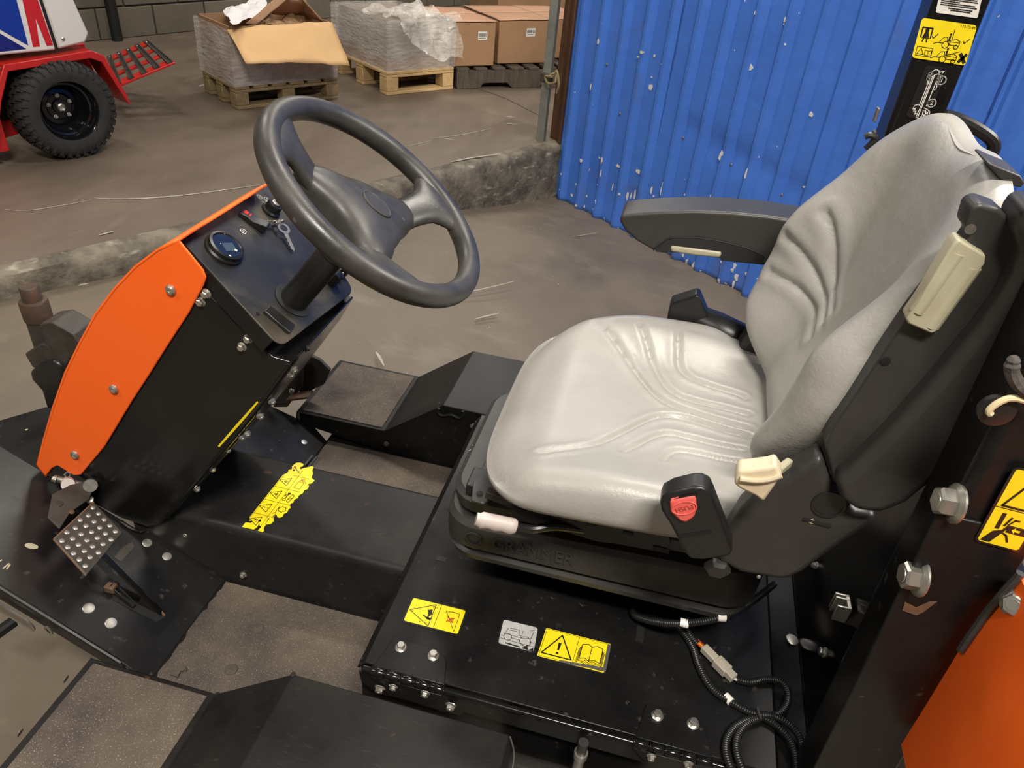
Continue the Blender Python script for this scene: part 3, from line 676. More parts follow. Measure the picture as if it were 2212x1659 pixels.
MB().prism([g0-gx*.02, g0+gx*.03-gn*.06, g0+gx*.03-gn*.06+gy*.012, g0-gx*.02+gy*.012], gn*.05).build('step_bracket', 'red', tr, .003)

# ================================================================== RIDE-ON MOWER
YC = .927
mw = thing('ride_on_mower', 'orange and black ride-on mower with a grey vinyl seat', 'mower', (-.1, YC, 0))
def xz(px, y): return [at_y(a, b_, y) for a, b_ in px]

# ---- chassis and drive wheels under the floor
ch = MB().span((-.62, .74, .17), (.75, 1.11, .335)).build('chassis', 'grimy', mw, .01)
for sg in (-1, 1):
    for wx, wr in ((-.36, .185), (.62, .17)):
        wc = V(wx, YC+sg*.42, wr)
        ty = MB().lathe([(.10, -.06), (wr-.03, -.075), (wr-.004, -.062), (wr, -.03), (wr, .03), (wr-.004, .062), (wr-.03, .075), (.10, .06)], wc, V(0, 1, 0), 40, caps=False).build('drive_wheel', 'rubber', mw, smooth=45)
        MB().lathe([(.102, -.05), (.09, -.02), (.03, -.02), (.03, .02), (.09, .02), (.102, .05)], wc, V(0, 1, 0), 32).build('wheel_disc', 'rimpaint', ty, smooth=40)
    MB().lathe([(.035, 0), (.035, .26)], V(-.36, YC+sg*.15, .185), V(0, sg, 0), 16).build('axle_tube', 'grimy', ch)

# ---- floor, tunnel, foot pads ---------------------------------------------------
ZF, ZT, ZP, ZS, ZD = .357, .505, .42, .528, .55
XC = -.660                                              # crease where the pedal plates start
fl = MB().span((XC, .545, ZF-.004), (-.28, 1.30, ZF)).build('floor_plate', 'black', mw)
for y0, y1 in ((.585, .822), (1.032, 1.268)):
    P = []; n = 26
    e0 = [V(-.655+.006*mnoise.noise(V(k*.9, y0*30, 0))*(1 if y0 < .9 else .4), y0+(y1-y0)*k/n, ZF+.0002) for k in range(n+1)]
    MB().prism(e0+[V(-.287, y1, ZF+.0002), V(-.287, y0, ZF+.0002)], Z*.0025).build('grip_mat', 'grit', fl, smooth=0)
for px in ((557, 1357), (500, 1446)): bolt(fl, at_z(*px, ZF+.003), Z, .022, 'dome', 'grit', 'floor_rivet')
# torn end of the mat
MB().prism([at_z(a, b_, ZF+.004) for a, b_ in ((362, 1437), (380, 1430), (400, 1441), (404, 1450), (390, 1452), (385, 1465), (368, 1459))], Z*.004).build('torn_mat_end', 'grit', fl, smooth=0)
# tunnel with rolled shoulders
def roundprof(y0, y1, z0, z1, r, n=5):
    P = [(y0, z0)]
    for k in range(n+1):
        a = math.pi*.5*k/n; P.append((y0+r-r*math.cos(a), z1-r+r*math.sin(a)))
    for k in range(n+1):
        a = math.pi*.5*k/n; P.append((y1-r+r*math.sin(a), z1-r+r*math.cos(a)))
    return P+[(y1, z0)]
tun = MB().prism([V(-.83, y, z) for y, z in roundprof(.826, 1.028, ZF-.02, ZT, .016)], V(.545, 0, 0)).build('tunnel_cover', 'satin', mw, smooth=50)
for px in ((526, 1241), (400, 1157)): bolt(tun, at_y(*px, .826), -V(0, 1, 0), .0135 if px[0] > 500 else .010, 'flange' if px[0] > 500 else 'dome')
# footrests with sloping wings (near and far are mirrored)
def footrest(sgn, lbl):
    Y = lambda d: YC+sgn*d
    t = .004
    prof = [(-.735, ZP), (-.517, ZP), (-.380, ZS), (-.060, ZS), (-.060, ZS-t), (-.378, ZS-t), (-.515, ZP-t), (-.735, ZP-t)]
    o = MB().prism([V(x, Y(.347), z) for x, z in prof], V(0, sgn*.24, 0)).build('footrest', 'satin', mw, .002)
    o['label'] = lbl
    # outer lip and inner skirt
    MB().prism([V(-.735, Y(.347), ZP), V(-.742, Y(.347), ZP-.05), V(-.742, Y(.58), ZP-.05), V(-.735, Y(.58), ZP)], V(.003, 0, 0)).build('front_lip', 'satin', o, .001)
    if sgn > 0:
        MB().prism([V(x, Y(.347), z) for x, z in ((-.728, ZP-.001), (-.517, ZP-.001), (-.380, ZS-.001), (-.27, ZS-.001), (-.27, ZF), (-.28, ZF), (-.50, ZF), (-.728, ZF+.03))], V(0, .003, 0)).build('inner_skirt', 'black', o, .001)
        for px, s, k, mm in (((945, 1230), .012, 'dome', 'rusty'),):
            pass
    MB().prism([V(-.723, Y(.356), ZP+.0002), V(-.527, Y(.356), ZP+.0002), V(-.527, Y(.576), ZP+.0002), V(-.723, Y(.576), ZP+.0002)], Z*.002).build('grip_pad', 'grit', o)
    return o
fr_n = footrest(-1, 'near footrest with a worn brown grip pad')
fr_f = footrest(1, 'far footrest with a brown grip pad')
bolt(fr_f, at_y(835, 958, YC+.345), V(0, -1, 0), .013, 'flange', 'rusty'); bolt(fr_f, at_y(1023, 921, YC+.345), V(0, -1, 0), .016, 'dome')
# notch on the far skirt shoulder
MB().tube(smoothpath([at_y(x, y, YC+.344) for x, y in ((948, 882), (946, 890), (955, 897), (975, 896), (990, 902), (1000, 898), (1000, 888))]), .0035, 6).build('skirt_notch', 'dark', fr_f)
# near wing: end and corner holes
MB().prism([V(-.06, .34, ZS), V(-.052, .34, ZS-.03), V(-.052, .58, ZS-.03), V(-.06, .58, ZS)], V(-.004, 0, 0)).build('rear_lip', 'satin', fr_n, .002)
for px in ((470, 1500), (633, 1457)):
    MB().lathe([(.0042, -.001), (.0042, .0008)], at_z(*px, ZP if px[0] < 500 else ZS), Z, 14).build('relief_hole', 'dark', fr_n)
# outer bolts at the near pad
for px in ((143, 1467), (44, 1583)): bolt(fr_n, at_z(*px, ZP-.02), V(-1, 0, .3), .012, 'dome')

# ---- pedal plates: inclined sheets ahead of the floor -------------------------------
SL = .53
def zp(x): return ZF+(XC-x)*SL
PN = V(SL, 0, 1).normalized()
def at_pl(px, py, h=0): return at_p(px, py, V(XC, 0, ZF)+PN*h, PN)
def pp(x, y, h=0): return V(x, y, zp(x))+PN*h
near_e = [at_pl(-30, 1248), at_pl(0, 1266), at_pl(100, 1330), at_pl(210, 1401), at_pl(262, 1430)]
pts = [V(XC, .822, ZF), pp(-1.12, .822), pp(-1.12, .60)]+[V(q.x, q.y, q.z) for q in near_e]+[V(XC, .60, ZF)]
plate = MB().prism([p-PN*.004 for p in pts], PN*.004).build('pedal_plate', 'black', mw, .001)
plate['label'] = 'sloping pedal plate with four silver bolt heads'
# rolled near flange with slots
fq = [near_e[0], near_e[-1]]; d_ = (fq[1]-fq[0]).normalized()
fb = MB().prism([fq[0], fq[1], fq[1]+V(0, .004, -.050), fq[0]+V(0, .004, -.055)], V(0, .004, 0)); fb.build('plate_flange', 'black', plate, .003)
MB().tube([fq[0]-PN*.003, fq[1]-PN*.003], .0042, 8).build('rolled_edge', 'satin', plate)
def yflange(px, py): return at_p(px, py, fq[0]+V(0, -.0012, 0), V(0, -1, 0.07).normalized())
for c_, L_, r_ in (((30, 1330), .075, .011), ((105, 1362), .012, .0075)):
    C = yflange(*c_); P = []
    for k in range(20):
        a = 2*math.pi*k/20; P.append(C+d_*(r_*math.cos(a)+(L_/2-r_ if math.cos(a) > 0 else -(L_/2-r_)))+Z*(r_*math.sin(a)))
    MB().prism(P, V(0, -.001, 0)).build('slot', 'concrete' if L_ > .05 else 'dark', plate, smooth=0)
    MB().tube(P, .0022, 6, True).build('slot_rim', 'bare', plate)
for px in ((192, 1314), (240, 1346)): bolt(plate, at_pl(*px), PN, .0195, 'disc', 'zinc')
for px in ((318, 1173), (361, 1202)): bolt(plate, at_pl(*px), PN, .0175, 'disc', 'zinc')
P = [at_pl(68, 1180, .0006)+V(1, 0, -SL).normalized()*(.0085*math.cos(a))+V(.004, .006, -.004*SL)*math.sin(a) for a in [2*math.pi*k/16 for k in range(16)]]
MB().prism(P, PN*.0006).build('slot', 'beige', plate, smooth=0)
pm = MB()
for a_, b_ in (((6, 1228), (20, 1217)), ((14, 1230), (22, 1219)), ((-3, 1214), (4, 1209))):
    p0, p1 = at_pl(*a_, .0005), at_pl(*b_, .0005); pm.bar(p0, p1, .002, .0006, PN)
pm.build('printed_mark', 'beige', plate, smooth=0)
# pedal slot and curb tube by the tunnel
sl = [at_pl(x, y, .0006) for x, y in ((238, 1262), (252, 1248), (330, 1305), (357, 1333), (338, 1344), (285, 1318), (245, 1296))]
MB().prism(sl, PN*.0006).build('pedal_slot', 'dark', plate, smooth=0)
lip = [at_pl(x, y, .002) for x, y in ((308, 1278), (330, 1300), (356, 1330))]
MB().tube(smoothpath(lip), .0022, 6).build('slot_lip', 'rusty', plate)
cb = smoothpath([at_pl(x, y, .004) for x, y in ((262, 1128), (280, 1140), (298, 1147), (318, 1146), (340, 1155), (352, 1162))])
MB().tube(cb, .004, 8).build('weld_curb', 'gloss_black', plate)
far = MB().prism([pp(x, y, -.004) for x, y in ((XC, 1.268), (-.70, 1.285), (-.93, 1.235), (-1.05, 1.19), (-1.05, 1.05), (-.95, 1.05), (-.80, 1.095), (-.68, 1.105), (XC, 1.12))], PN*.004).build('pedal_plate', 'black', mw, .001)
far['label'] = 'far sloping plate beside the dash column'
bolt(far, at_pl(657, 955), PN, .015, 'disc')
MB().prism([pp(x, y, -.03) for x, y in ((XC, 1.03), (-1.0, 1.03), (-1.0, 1.10), (XC, 1.12))], PN*.004).build('inner_web', 'dark', far)
for px in ((546, 933), (575, 953)): bolt(far, at_pl(*px, -.028), V(.6, -.6, .5), .013, 'stud')
rb = MB()
for k in range(4): rb.prism([at_pl(x+k*9, y+k*3.2, .002) for x, y in ((652, 1009), (671, 985), (676, 987), (657, 1011))], PN*.008)
rb.build('rubber_ribs', 'plastic', far, .001)

# ---- brake pedal ---------------------------------------------------------------------
hp = .085
PC = [at_pl(x, y, hp) for x, y in ((203, 1083), (266, 1150), (186, 1243), (116, 1164))]
pedal = MB().prism([p-PN*.004 for p in PC], PN*.004).build('brake_pedal', 'grimy', mw, .005)
pedal['label'] = 'studded black brake pedal with worn rusty edges'
P0, PU, PV = PC[0], PC[1]-PC[0], PC[3]-PC[0]
for j in range(6):
    for i in range(5):
        u = .10+.19*i+(.06 if j % 2 else 0); v_ = .09+.165*j
        if u < .97: bolt(pedal, P0+PU*u+PV*v_+PN*.0002, PN, .0095, 'dome', 'bare', 'grip_stud')
pm = MB(); 
for a_, b_ in ((0, 3), (3, 2)): pm.bar(PC[a_]+PN*.0005-PN*.002, PC[b_]+PN*.0005-PN*.002, .0022, .0022, PN)
pm.build('worn_edge', 'rusty', pedal)
arm0 = (PC[1]+PC[2])/2-PN*.022; arm1 = at_pl(345, 1332, -.012)
MB().bar(arm0-(arm1-arm0)*.10, arm1, .010, .026, PN).build('pedal_arm', 'gloss_black', pedal, .002)
a0_, a1_ = at_pl(238, 1265, .012), at_pl(288, 1312, .001)
MB().bar(a0_, a1_, .007, .012, PN).build('pedal_link', 'black', pedal, .001)
MB().box(at_pl(240, 1270, .010), (.018, .014, .014)).build('pedal_stop', 'rusty', pedal, .002)
MB().prism([at_pl(x, y, .05) for x, y in ((258, 1188), (286, 1170), (291, 1182), (262, 1215), (246, 1205))], PN*.003).build('pedal_tab', 'grimy', pedal, .001)
br = MB().prism([at_pl(x, y, .06) for x, y in ((150, 1050), (186, 1042), (200, 1062), (190, 1082), (150, 1110), (128, 1145), (102, 1120), (112, 1070))], PN*.004).build('pedal_bracket', 'grimy', mw, .001)
bolt(br, at_pl(128, 1088, .064), PN, .012, 'disc', 'grimy'); bolt(br, at_pl(155, 1106, .064), PN, .009, 'dome', 'rusty')
piv0, piv1 = at_y(118, 1033, .800), at_y(205, 1055, .812)
MB().tube([piv0, piv0*.55+piv1*.45, piv1], .0065, 12).build('pivot_pin', 'bare', br)
MB().lathe([(.0115, 0), (.0115, .008)], at_y(195, 1047, .806), V(.6, -.6, .4), 20).build('pivot_washer', 'zinc', br)
MB().lathe([(.011, 0), (.011, .014)], at_y(147, 1043, .798), V(.6, -.6, .4), 20).build('pivot_bush', 'greywhite', br)
bolt(br, at_y(122, 1036, .797), V(-.8, -.3, .3), .015, 'flange'); bolt(br, at_y(195, 1080, .79), V(0, -.5, 1), .013, 'dome')
MB().tube(smoothpath([at_y(x, y, .797) for x, y in ((138, 1026), (145, 1020), (152, 1024), (146, 1032), (140, 1028))]), .0012, 6).build('split_pin', 'zinc', br)
# front cover over the cutting deck
MB().prism([at_z(x, y, .40) for x, y in ((-60, 935), (100, 888), (300, 850), (345, 990), (240, 1080), (150, 1070), (-60, 1190))], Z*.012).build('deck_cover', 'black', mw, .003)
for px in ((57, 928), (15, 988)): MB().lathe([(.003, 0), (.001, .001)], at_z(*px, .4122), Z, 8).build('dirt_fleck', 'beige', bpy.data.objects['deck_cover'])

# ---- dash column ---------------------------------------------------------------------
YN, YF = .818, 1.036
ctrW = V(-.382, YC, 1.114); SN = V(.612, .060, .788).normalized()
def at_d(px, py, h=0, s=.2105): return at_p(px, py, ctrW-SN*(s-h), SN)
col_side = [(385, 524), (440, 590), (605, 752), (640, 775), (600, 838), (520, 945), (440, 1040), (352, 1132), (320, 1140), (262, 1120), (195, 1085), (110, 1030), (100, 960), (170, 760), (260, 610)]
cs = xz(col_side, YN)
cs = [p-SN*(.022 if k < 3 else (.010 if k in (3, 14) else 0)) for k, p in enumerate(cs)]
column = MB().prism(cs, V(0, YF-YN, 0)).build('dash_column', 'gloss_black', mw, .003)
column['label'] = 'glossy black dash column'
for px in ((446, 634), (435, 651), (537, 731), (524, 748)): bolt(column, at_y(*px, YN), V(0, -1, 0), .0155, 'flange')
# rear flange with a row of bolts and a sliver of yellow tape
rf = [at_y(x, y, YN-.003) for x, y in ((640, 772), (560, 880), (460, 1000), (362, 1116))]
MB().tube(rf, .004, 8).build('folded_seam', 'gloss_black', column)
for px in ((624, 790), (617, 800), (577, 858), (545, 884), (552, 890), (523, 928), (512, 935), (481, 962), (448, 1004), (415, 1047)): bolt(column, at_y(px[0]+10, px[1]+8, YN+.004), V(.75, -.5, -.3), .0125, 'flange')
MB().prism([at_y(x, y, YN-.0015) for x, y in ((556, 866), (558, 870), (520, 915), (474, 966), (471, 963), (512, 915))], V(0, -.0008, 0)).build('yellow_tape', 'yellow', column)
bolt(column, at_d(660, 752, -.02), V(.7, .6, -.2), .012, 'flange', 'dark')
# orange cowl: side sheet, curved nose and top strip
oc = [(385, 519), (340, 541), (292, 577), (247, 625), (206, 680), (171, 744), (141, 806), (115, 880), (96, 945), (80, 1004), (98, 1030), (112, 1012), (124, 1006), (140, 1016), (160, 1028), (175, 1026), (225, 966), (286, 865), (322, 810), (361, 748), (408, 676), (439, 616), (444, 600), (437, 583)]
YO = YN-.006
oc3 = xz(oc, YO)
cowl = MB().prism(oc3, V(0, .004, 0)).build('orange_cowl', 'orange', mw, .0025, seg=3)
cowl['label'] = 'orange curved cowl on the dash column'
nose = oc3[:11]; rings = [[p+V(0, w_, 0) for p in nose] for w_ in (0, .003, .12, .235, .240)]
for k, f_ in ((0, .006), (4, .006)): rings[k] = [p+V(0, 0, -.0) for p in rings[k]]
nb = MB().loft(rings, False, False); no = nb.build('cowl_nose', 'orange', cowl, smooth=60); sm = no.modifiers.new('solid', 'SOLIDIFY'); sm.thickness = .004; sm.offset = 0
for px in ((369, 626), (246, 840), (162, 982)): bolt(cowl, at_y(*px, YO-.0005), V(0, -1, 0), .0165, 'cross')
# dash panel
TLp, BLp, BRp = at_d(391, 517), at_d(606, 750), at_d(766, 628)
du = (BLp-TLp); lu = du.length; du.normalize(); dv = SN.cross(du); dv = -dv if dv.y < 0 else dv; wv = (BRp-BLp).dot(dv)+.006
TRp = at_d(598, 383)
def corner(p, a, b, r=.02, n=5):
    e1_, e2_ = (a-p).normalized(), (b-p).normalized(); out = []
    for k in range(n+1):
        t_ = k/n; out.append((p+e1_*r)*(1-t_)**2+p*2*t_*(1-t_)+(p+e2_*r)*t_*t_)
    return out
pan = [TLp]+corner(BLp, TLp, BRp)+corner(BRp, BLp, TRp)+[TRp]
dash = MB().prism([p-SN*.003 for p in pan], SN*.003).build('dash_panel', 'dash', mw, .001)
dash['label'] = 'black dash panel'
MB().prism([TLp+du*.01-SN*.002, BLp-du*.014-SN*.002, BLp-du*.014-SN*.030, TLp+du*.01-SN*.030], dv*.002).build('panel_return', 'black', dash, .001)
def onp(px, py, h=0): return at_d(px, py, h)
def ddisc(name, px, prof, m, par, n=32): return MB().lathe([(r, h) for r, h in prof], onp(*px), SN, n).build(name, m, par, smooth=40)
# round gauge
gc = (482, 541)
g = ddisc('hour_gauge', gc, [(.0285, 0), (.0285, .004), (.026, .006), (.026, .012), (.0225, .013), (.021, .0105), (.001, .0105)], 'plastic_dark', mw, 40)
g['label'] = 'round digital hour gauge with a blue-grey display'
ddisc('gauge_glass', gc, [(.0208, .0106), (.0208, .0112), (.001, .0112)], 'screen', g, 32)
e1, e2 = dv, -du     # e1 across the panel, e2 towards the nose
gC = onp(*gc)+SN*.0115
MB().prism([gC+e1*x+e2*y for x, y in ((-.0105, -.009), (.0085, -.0125), (.0125, .001), (-.006, .006))], SN*.0004).build('lcd', 'lcd', g, smooth=0)
gi = MB()
for px, r_ in (((476, 515), .0022), ((501, 552), .0024), ((488, 564), .0016), ((468, 538), .0007)): gi.lathe([(r_, 0), (r_, .0006)], onp(*px)+SN*.0115, SN, 10)
gi.build('gauge_icons', 'decal_white', g, smooth=0)
# rocker switch with red lens
sw0, sw1 = onp(514, 466), onp(566, 506)
sdir = (sw1-sw0); sl_ = sdir.length; sdir.normalize(); sside = SN.cross(sdir); sside = sside if sside.y > 0 else -sside; sw_ = .0165
prof = [(0, 0), (.002, .006), (sl_*.30, .0105), (sl_*.42, .0115), (sl_*.98, .012), (sl_, .010), (sl_, 0)]
prof = [(0, 0), (.0, .007), (sl_*.25, .0095), (sl_*.5, .0085), (sl_*.96, .0165), (sl_*1.02, .0145), (sl_*1.02, 0)]
sw = MB().prism([sw0+sdir*a_+SN*h_ for a_, h_ in prof], sside*sw_).build('rocker_switch', 'plastic_dark', mw, .0012)
sw['label'] = 'black rocker switch with a red lens'
MB().prism([sw0+sdir*a_+SN*h_+sside*.004 for a_, h_ in ((.003, .0078), (.014, .0088), (.014, .0096), (.003, .0086))], sside*.009).build('red_lens', 'redlens', sw)
# ignition switch
ks = (584, 456)
ig = ddisc('ignition_switch', ks, [(.0155, 0), (.0155, .004), (.0125, .006), (.0125, .016), (.0115, .018), (.001, .018)], 'plastic_dark', mw, 28)
ig['label'] = 'ignition switch with a steel lock barrel'
ddisc('lock_barrel', ks, [(.0075, .018), (.0075, .0205), (.006, .021), (.001, .021)], 'bare', ig, 20)
MB().box(onp(*ks)+SN*.0212, (.0015, .007, .001), Matrix((dv, du, SN)).transposed()).build('key_slot', 'dark', ig)
# keys on a ring (they hang from the switch)
kr = onp(606, 478)+SN*.020
def key(label, base, d, f, s=1., group=None):
    """bow at base, blade along d, flat face normal f"""
    d = d.normalized(); f = (f-d*f.dot(d)).normalized(); q = d.cross(f)
    t = thing('key', label, 'key', base)
    P = [base+d*(.008*math.cos(a)*s)+q*(.0095*math.sin(a)*s) for a in [2*math.pi*k/20 for k in range(20)]]
    Pi = [base+d*(.0045*math.cos(a)*s)+q*(.006*math.sin(a)*s) for a in [2*math.pi*k/20 for k in range(20)]]
    b = MB()
    for k in range(20):
        j = (k+1) % 20; b.prism([P[k], P[j], Pi[j], Pi[k]], f*.0016)
    b.build('key_bow', 'bare', t, weld=True)
    bl = [(0.007, -.0028), (.030, -.0028), (.034, 0), (.031, .0016), (.029, .0034), (.027, .0018), (.025, .0036), (.022, .0018), (.019, .0036), (.016, .0018), (.013, .0036), (.007, .0034)]
    MB().prism([base+d*(a_*s)+q*(b_*s) for a_, b_ in bl], f*.0016).build('key_blade', 'bare', t)
    return t
kd1 = at_d(574, 476, .014)-at_d(606, 476, .014)
key('small steel key lying level beside the ignition switch', at_d(602, 477, .012), kd1, V(.2, -.6, -.6), 1.0)
key('notched steel key hanging down below the ignition switch', at_d(612, 494, .010), at_d(632, 540, .004)-at_d(612, 494, .010), SN, 1.25)
MB().tube([at_d(606, 483, .014)+.008*(math.cos(a)*dv+math.sin(a)*SN) for a in [2*math.pi*k/20 for k in range(20)]], .0008, 6, True).build('key_ring', 'bare', ig)
# printed engine symbols
pd = Print(TLp, du*lu, dv*wv, .0009)
def duv(px, py): q = onp(px, py)-TLp; return q.dot(du)/lu, q.dot(dv)/wv
def engine(px, py, s=.0045):
    u0, v0 = duv(px, py); R = lambda x, y: (u0+y*s/lu, v0+x*s/wv)
    pd.line([R(-1, -.5), R(-.6, -.5), R(-.6, -.9), R(.3, -.9), R(.6, -.5), R(1, -.5), R(1, .6), R(.5, .6), R(.3, .95), R(-.6, .95), R(-.6, .5), R(-1, .5)], .0007, 'decal_white', True)
    pd.circ(u0, v0, s*.32, .0005, 'decal_white')
engine(560, 426); engine(575, 431); engine(525, 500, .0048)
for a_, b_ in (((566, 436), (571, 439)), ((571, 439), (577, 434))): pd.line([duv(*a_), duv(*b_)], .0007, 'decal_white')
pd.build(dash, 'engine_symbol')
MB().prism([onp(x, y) for x, y in ((567, 676), (579, 664), (634, 707), (622, 724))], SN*.006).build('blank_plug', 'plastic_dark', dash, .0015)
MB().lathe([(.0035, 0), (.003, .001)], onp(556, 678), SN, 10).build('panel_screw', 'plastic_dark', dash)
# collar hole, bracket bits behind the column
cb_ = onp(633, 650)
MB().lathe([(.028, .0003), (.030, .002), (.026, .003)], cb_, SN, 32).build('column_grommet', 'dark', dash)
for px, d_ in (((717, 612), (.018, .012, .03)), ((742, 590), (.016, .012, .026))):
    MB().box(onp(*px)+SN*.008, d_, Matrix((dv, du, SN)).transposed()).build('cable_clip', 'plastic_dark', dash, .002)
bolt(dash, onp(728, 604)+SN*.006, SN+dv*.3, .011, 'stud'); bolt(dash, onp(722, 600)+SN*.004, SN, .010, 'dome')
bolt(dash, onp(704, 562)+SN*.004, SN, .013, 'stud')

# ---- steering wheel ---------------------------------------------------------------------
wa = V(0, 1, 0)-SN*SN.y; wa.normalize(); wbx = wa.cross(SN)            # wheel plane axes
def wp(r, th, h=0): return ctrW+wa*(r*math.cos(th))+wbx*(r*math.sin(th))+SN*h
RR, rr = .1645, .0162
b = MB(); rings = []
for k in range(96):
    th = 2*math.pi*k/96; ring = []
    for j in range(20):
        f = 2*math.pi*j/20; ring.append(wp(RR+rr*math.cos(f), th, rr*1.02*math.sin(f)))
    rings.append(ring)
rings.append(rings[0]); b.loft(rings, True, False)
sw_root = b.build('steering_wheel', 'rubbery', mw, smooth=60, weld=True)
sw_root['label'] = 'black three-spoke steering wheel'
SPK = [math.radians(a) for a in (-112, 24, 146)]
for th0 in SPK:                                           # spokes flare into the rim and dip to the hub
    rings = []
    for k in range(15):
        t_ = k/14; r = .055+(.160-.055)*t_; h = -.034+.034*sstep(.05, .95, t_)
        hw = .036-.010*math.sin(math.pi*min(1, t_*1.25))+.030*sstep(.62, 1, t_); hh = .0125-.002*t_
        c0 = wp(r, th0, h); er = (wp(r+.01, th0, h)-c0).normalized(); et = SN.cross(er); ring = []
        for j in range(20):
            f = 2*math.pi*j/20; ring.append(c0+et*hw*math.copysign(abs(math.cos(f))**.8, math.cos(f))+SN*hh*math.copysign(abs(math.sin(f))**.9, math.sin(f)))
        rings.append(ring)
    b = MB().loft(rings); b.build('spoke', 'rubbery', sw_root, smooth=60)
# padded hub cover: three-lobed dome
def hubr(th):
    r = .060
    for t0 in SPK:
        d_ = math.atan2(math.sin(th-t0), math.cos(th-t0)); r += .046*math.exp(-(d_/.44)**2)
    return r
rings = []
for s_, h_ in ((1.0, -.052), (1.02, -.040), (1.0, -.028), (.965, -.0205), (.90, -.0155), (.75, -.0105), (.55, -.0075), (.33, -.006), (.12, -.0055), (.01, -.0055)):
    rings.append([wp(hubr(2*math.pi*k/90)*s_, 2*math.pi*k/90, h_) for k in range(90)])
hub = MB().loft(rings).build('hub_cover', 'rubbery', sw_root, smooth=60)
em = []
for k in range(36):
    a_ = 2*math.pi*k/36; r = .020*(1+.16*math.cos(a_-2.2)); em.append((r, a_))
ec = wp(.004, 0, -.0052)
P = [ec+wa*(r*math.cos(a_)*.82)+wbx*(r*math.sin(a_)*1.15) for r, a_ in em]
MB().tube(P, .0016, 7, True).build('emblem_ring', 'plastic', hub)
MB().prism([ec+(p-ec)*.95 for p in P], SN*.0009).build('emblem', 'plastic', hub, .0005)
base = cb_
ctop = ctrW-SN*.030
axis = (ctop-base).normalized()
MB().lathe([(.0215, -.01), (.0215, .10), (.0235, .102), (.0245, .135), (.030, .150), (.034, (ctop-base).length-.005), (.03, (ctop-base).length)], base, axis, 28).build('steering_column', 'plastic_dark', mw, smooth=40)

# ---- seat plate with hinges, front wall, side rail -----------------------------------------
XF, XR, YD0, YD1 = -.285, .296, .614, 1.242
sp = MB().span((XF, YD0, ZD-.004), (XR, YD1, ZD)).build('seat_plate', 'black', mw, .0015)
sp['label'] = 'black tilting seat plate with decals'
MB().prism([V(XF, YD0, ZD-.003), V(XF-.012, YD0, ZD-.018), V(XF-.012, YD1, ZD-.018), V(XF, YD1, ZD-.003)], V(.004, 0, 0)).build('front_lip', 'black', sp, .001)
box_ = MB().span((XF-.010, YD0+.012, .30), (XF-.004, YD1-.012, ZD-.016)).build('seat_box', 'black', mw, .001)
MB().span((XF-.010, YD0+.010, .28), (.34, YD0+.015, ZD-.012)).build('side_wall', 'black', box_, .001)
MB().span((XF-.010, YD1-.015, .28), (.34, YD1-.010, ZD-.012)).build('side_wall', 'black', box_, .001)
hy, hz = YD0-.008, ZD-.003
rail = MB().lathe([(.0052, 0), (.0052, .60)], V(XF+.002, hy, hz-.001), V(1, 0, 0), 14).build('hinge_rail', 'gloss_black', mw)
rail['label'] = 'long rounded black edge rail with two barrel hinges'
MB().prism([V(XF-.004, hy-.004, hz-.004), V(.31, hy-.004, hz-.004), V(.31, hy-.004, hz-.034), V(-.13, hy-.004, hz-.034), V(-.135, hy-.004, hz-.045), V(-.26, hy-.004, hz-.045), V(-.285, hy-.004, hz-.030)], V(0, .003, 0)).build('rail_flange', 'black', rail, .001)
def hinge(x0, x1, n):
    L_ = (x1-x0)/n
    for k in range(n):
        MB().lathe([(.0064, 0), (.0074, .0012), (.0074, L_-.0022), (.0064, L_-.001)], V(x0+k*L_, hy-.001, hz+.001), V(1, 0, 0), 16).build('hinge_knuckle', 'gloss_black', rail, smooth=50)
    MB().prism([V(x0+.002, YD0-.004, ZD+.0003), V(x1-.002, YD0-.004, ZD+.0003), V(x1-.012, YD0+.036, ZD+.0003), V(x1-.03, YD0+.05, ZD+.0003), V(x0+.012, YD0+.05, ZD+.0003)], Z*.003).build('hinge_leaf', 'black', rail, .001)
    MB().prism([V(x0+.002, hy-.0085, hz-.002), V(x1-.002, hy-.0085, hz-.002), V(x1-.03, hy-.0085, hz-.036), V(x0+.03, hy-.0085, hz-.036)], V(0, .003, 0)).build('hinge_leaf', 'black', rail, .001)
xa, xb = at_y(801, 1437, hy).x, at_y(962, 1474, hy).x
hinge(xa, xb, 5); xc_, xd_ = at_y(1373, 1583, hy).x, at_y(1548, 1630, hy).x; hinge(xc_, xd_, 5)
for px in ((866, 1399), (936, 1417), (1420, 1546), (1497, 1564)): bolt(rail, at_z(*px, ZD+.0035), Z, .0175, 'flange')
for px, s_ in (((821, 1485), .0165), ((850, 1482), .0135), ((919, 1496), .0145), ((974, 1522), .0165), ((1407, 1632), .0140), ((1487, 1648), .0145)):
    bolt(rail, at_y(*px, hy-.009), V(.05, -1, -.25), s_, 'flange')
MB().lathe([(.006, 0), (.006, .0006)], at_y(1183, 1553, YD0+.0095), V(0, -1, 0), 14).build('wall_hole', 'dark', box_); MB().lathe([(.006, 0), (.006, .0006)], at_y(1327, 1619, YD0+.0095), V(0, -1, 0), 14).build('wall_hole', 'dark', box_)
for px in ((1207, 1351), (953, 1207)):
    q = at_z(*px, ZD+.0002); MB().box(q, (.0085, .0085, .0006) if px[0] > 1000 else (.016, .010, .0006)).build('plate_hole', 'dark', sp)
q = at_z(1383, 1368, ZD+.0003); MB().box(q, (.012, .034, .0006)).build('plate_slot', 'dark', sp)
q = at_z(822, 1382, ZD-.008); MB().lathe([(.004, 0), (.004, .0008)], q, V(-.6, 0, .8), 12).build('lip_hole', 'dark', sp)
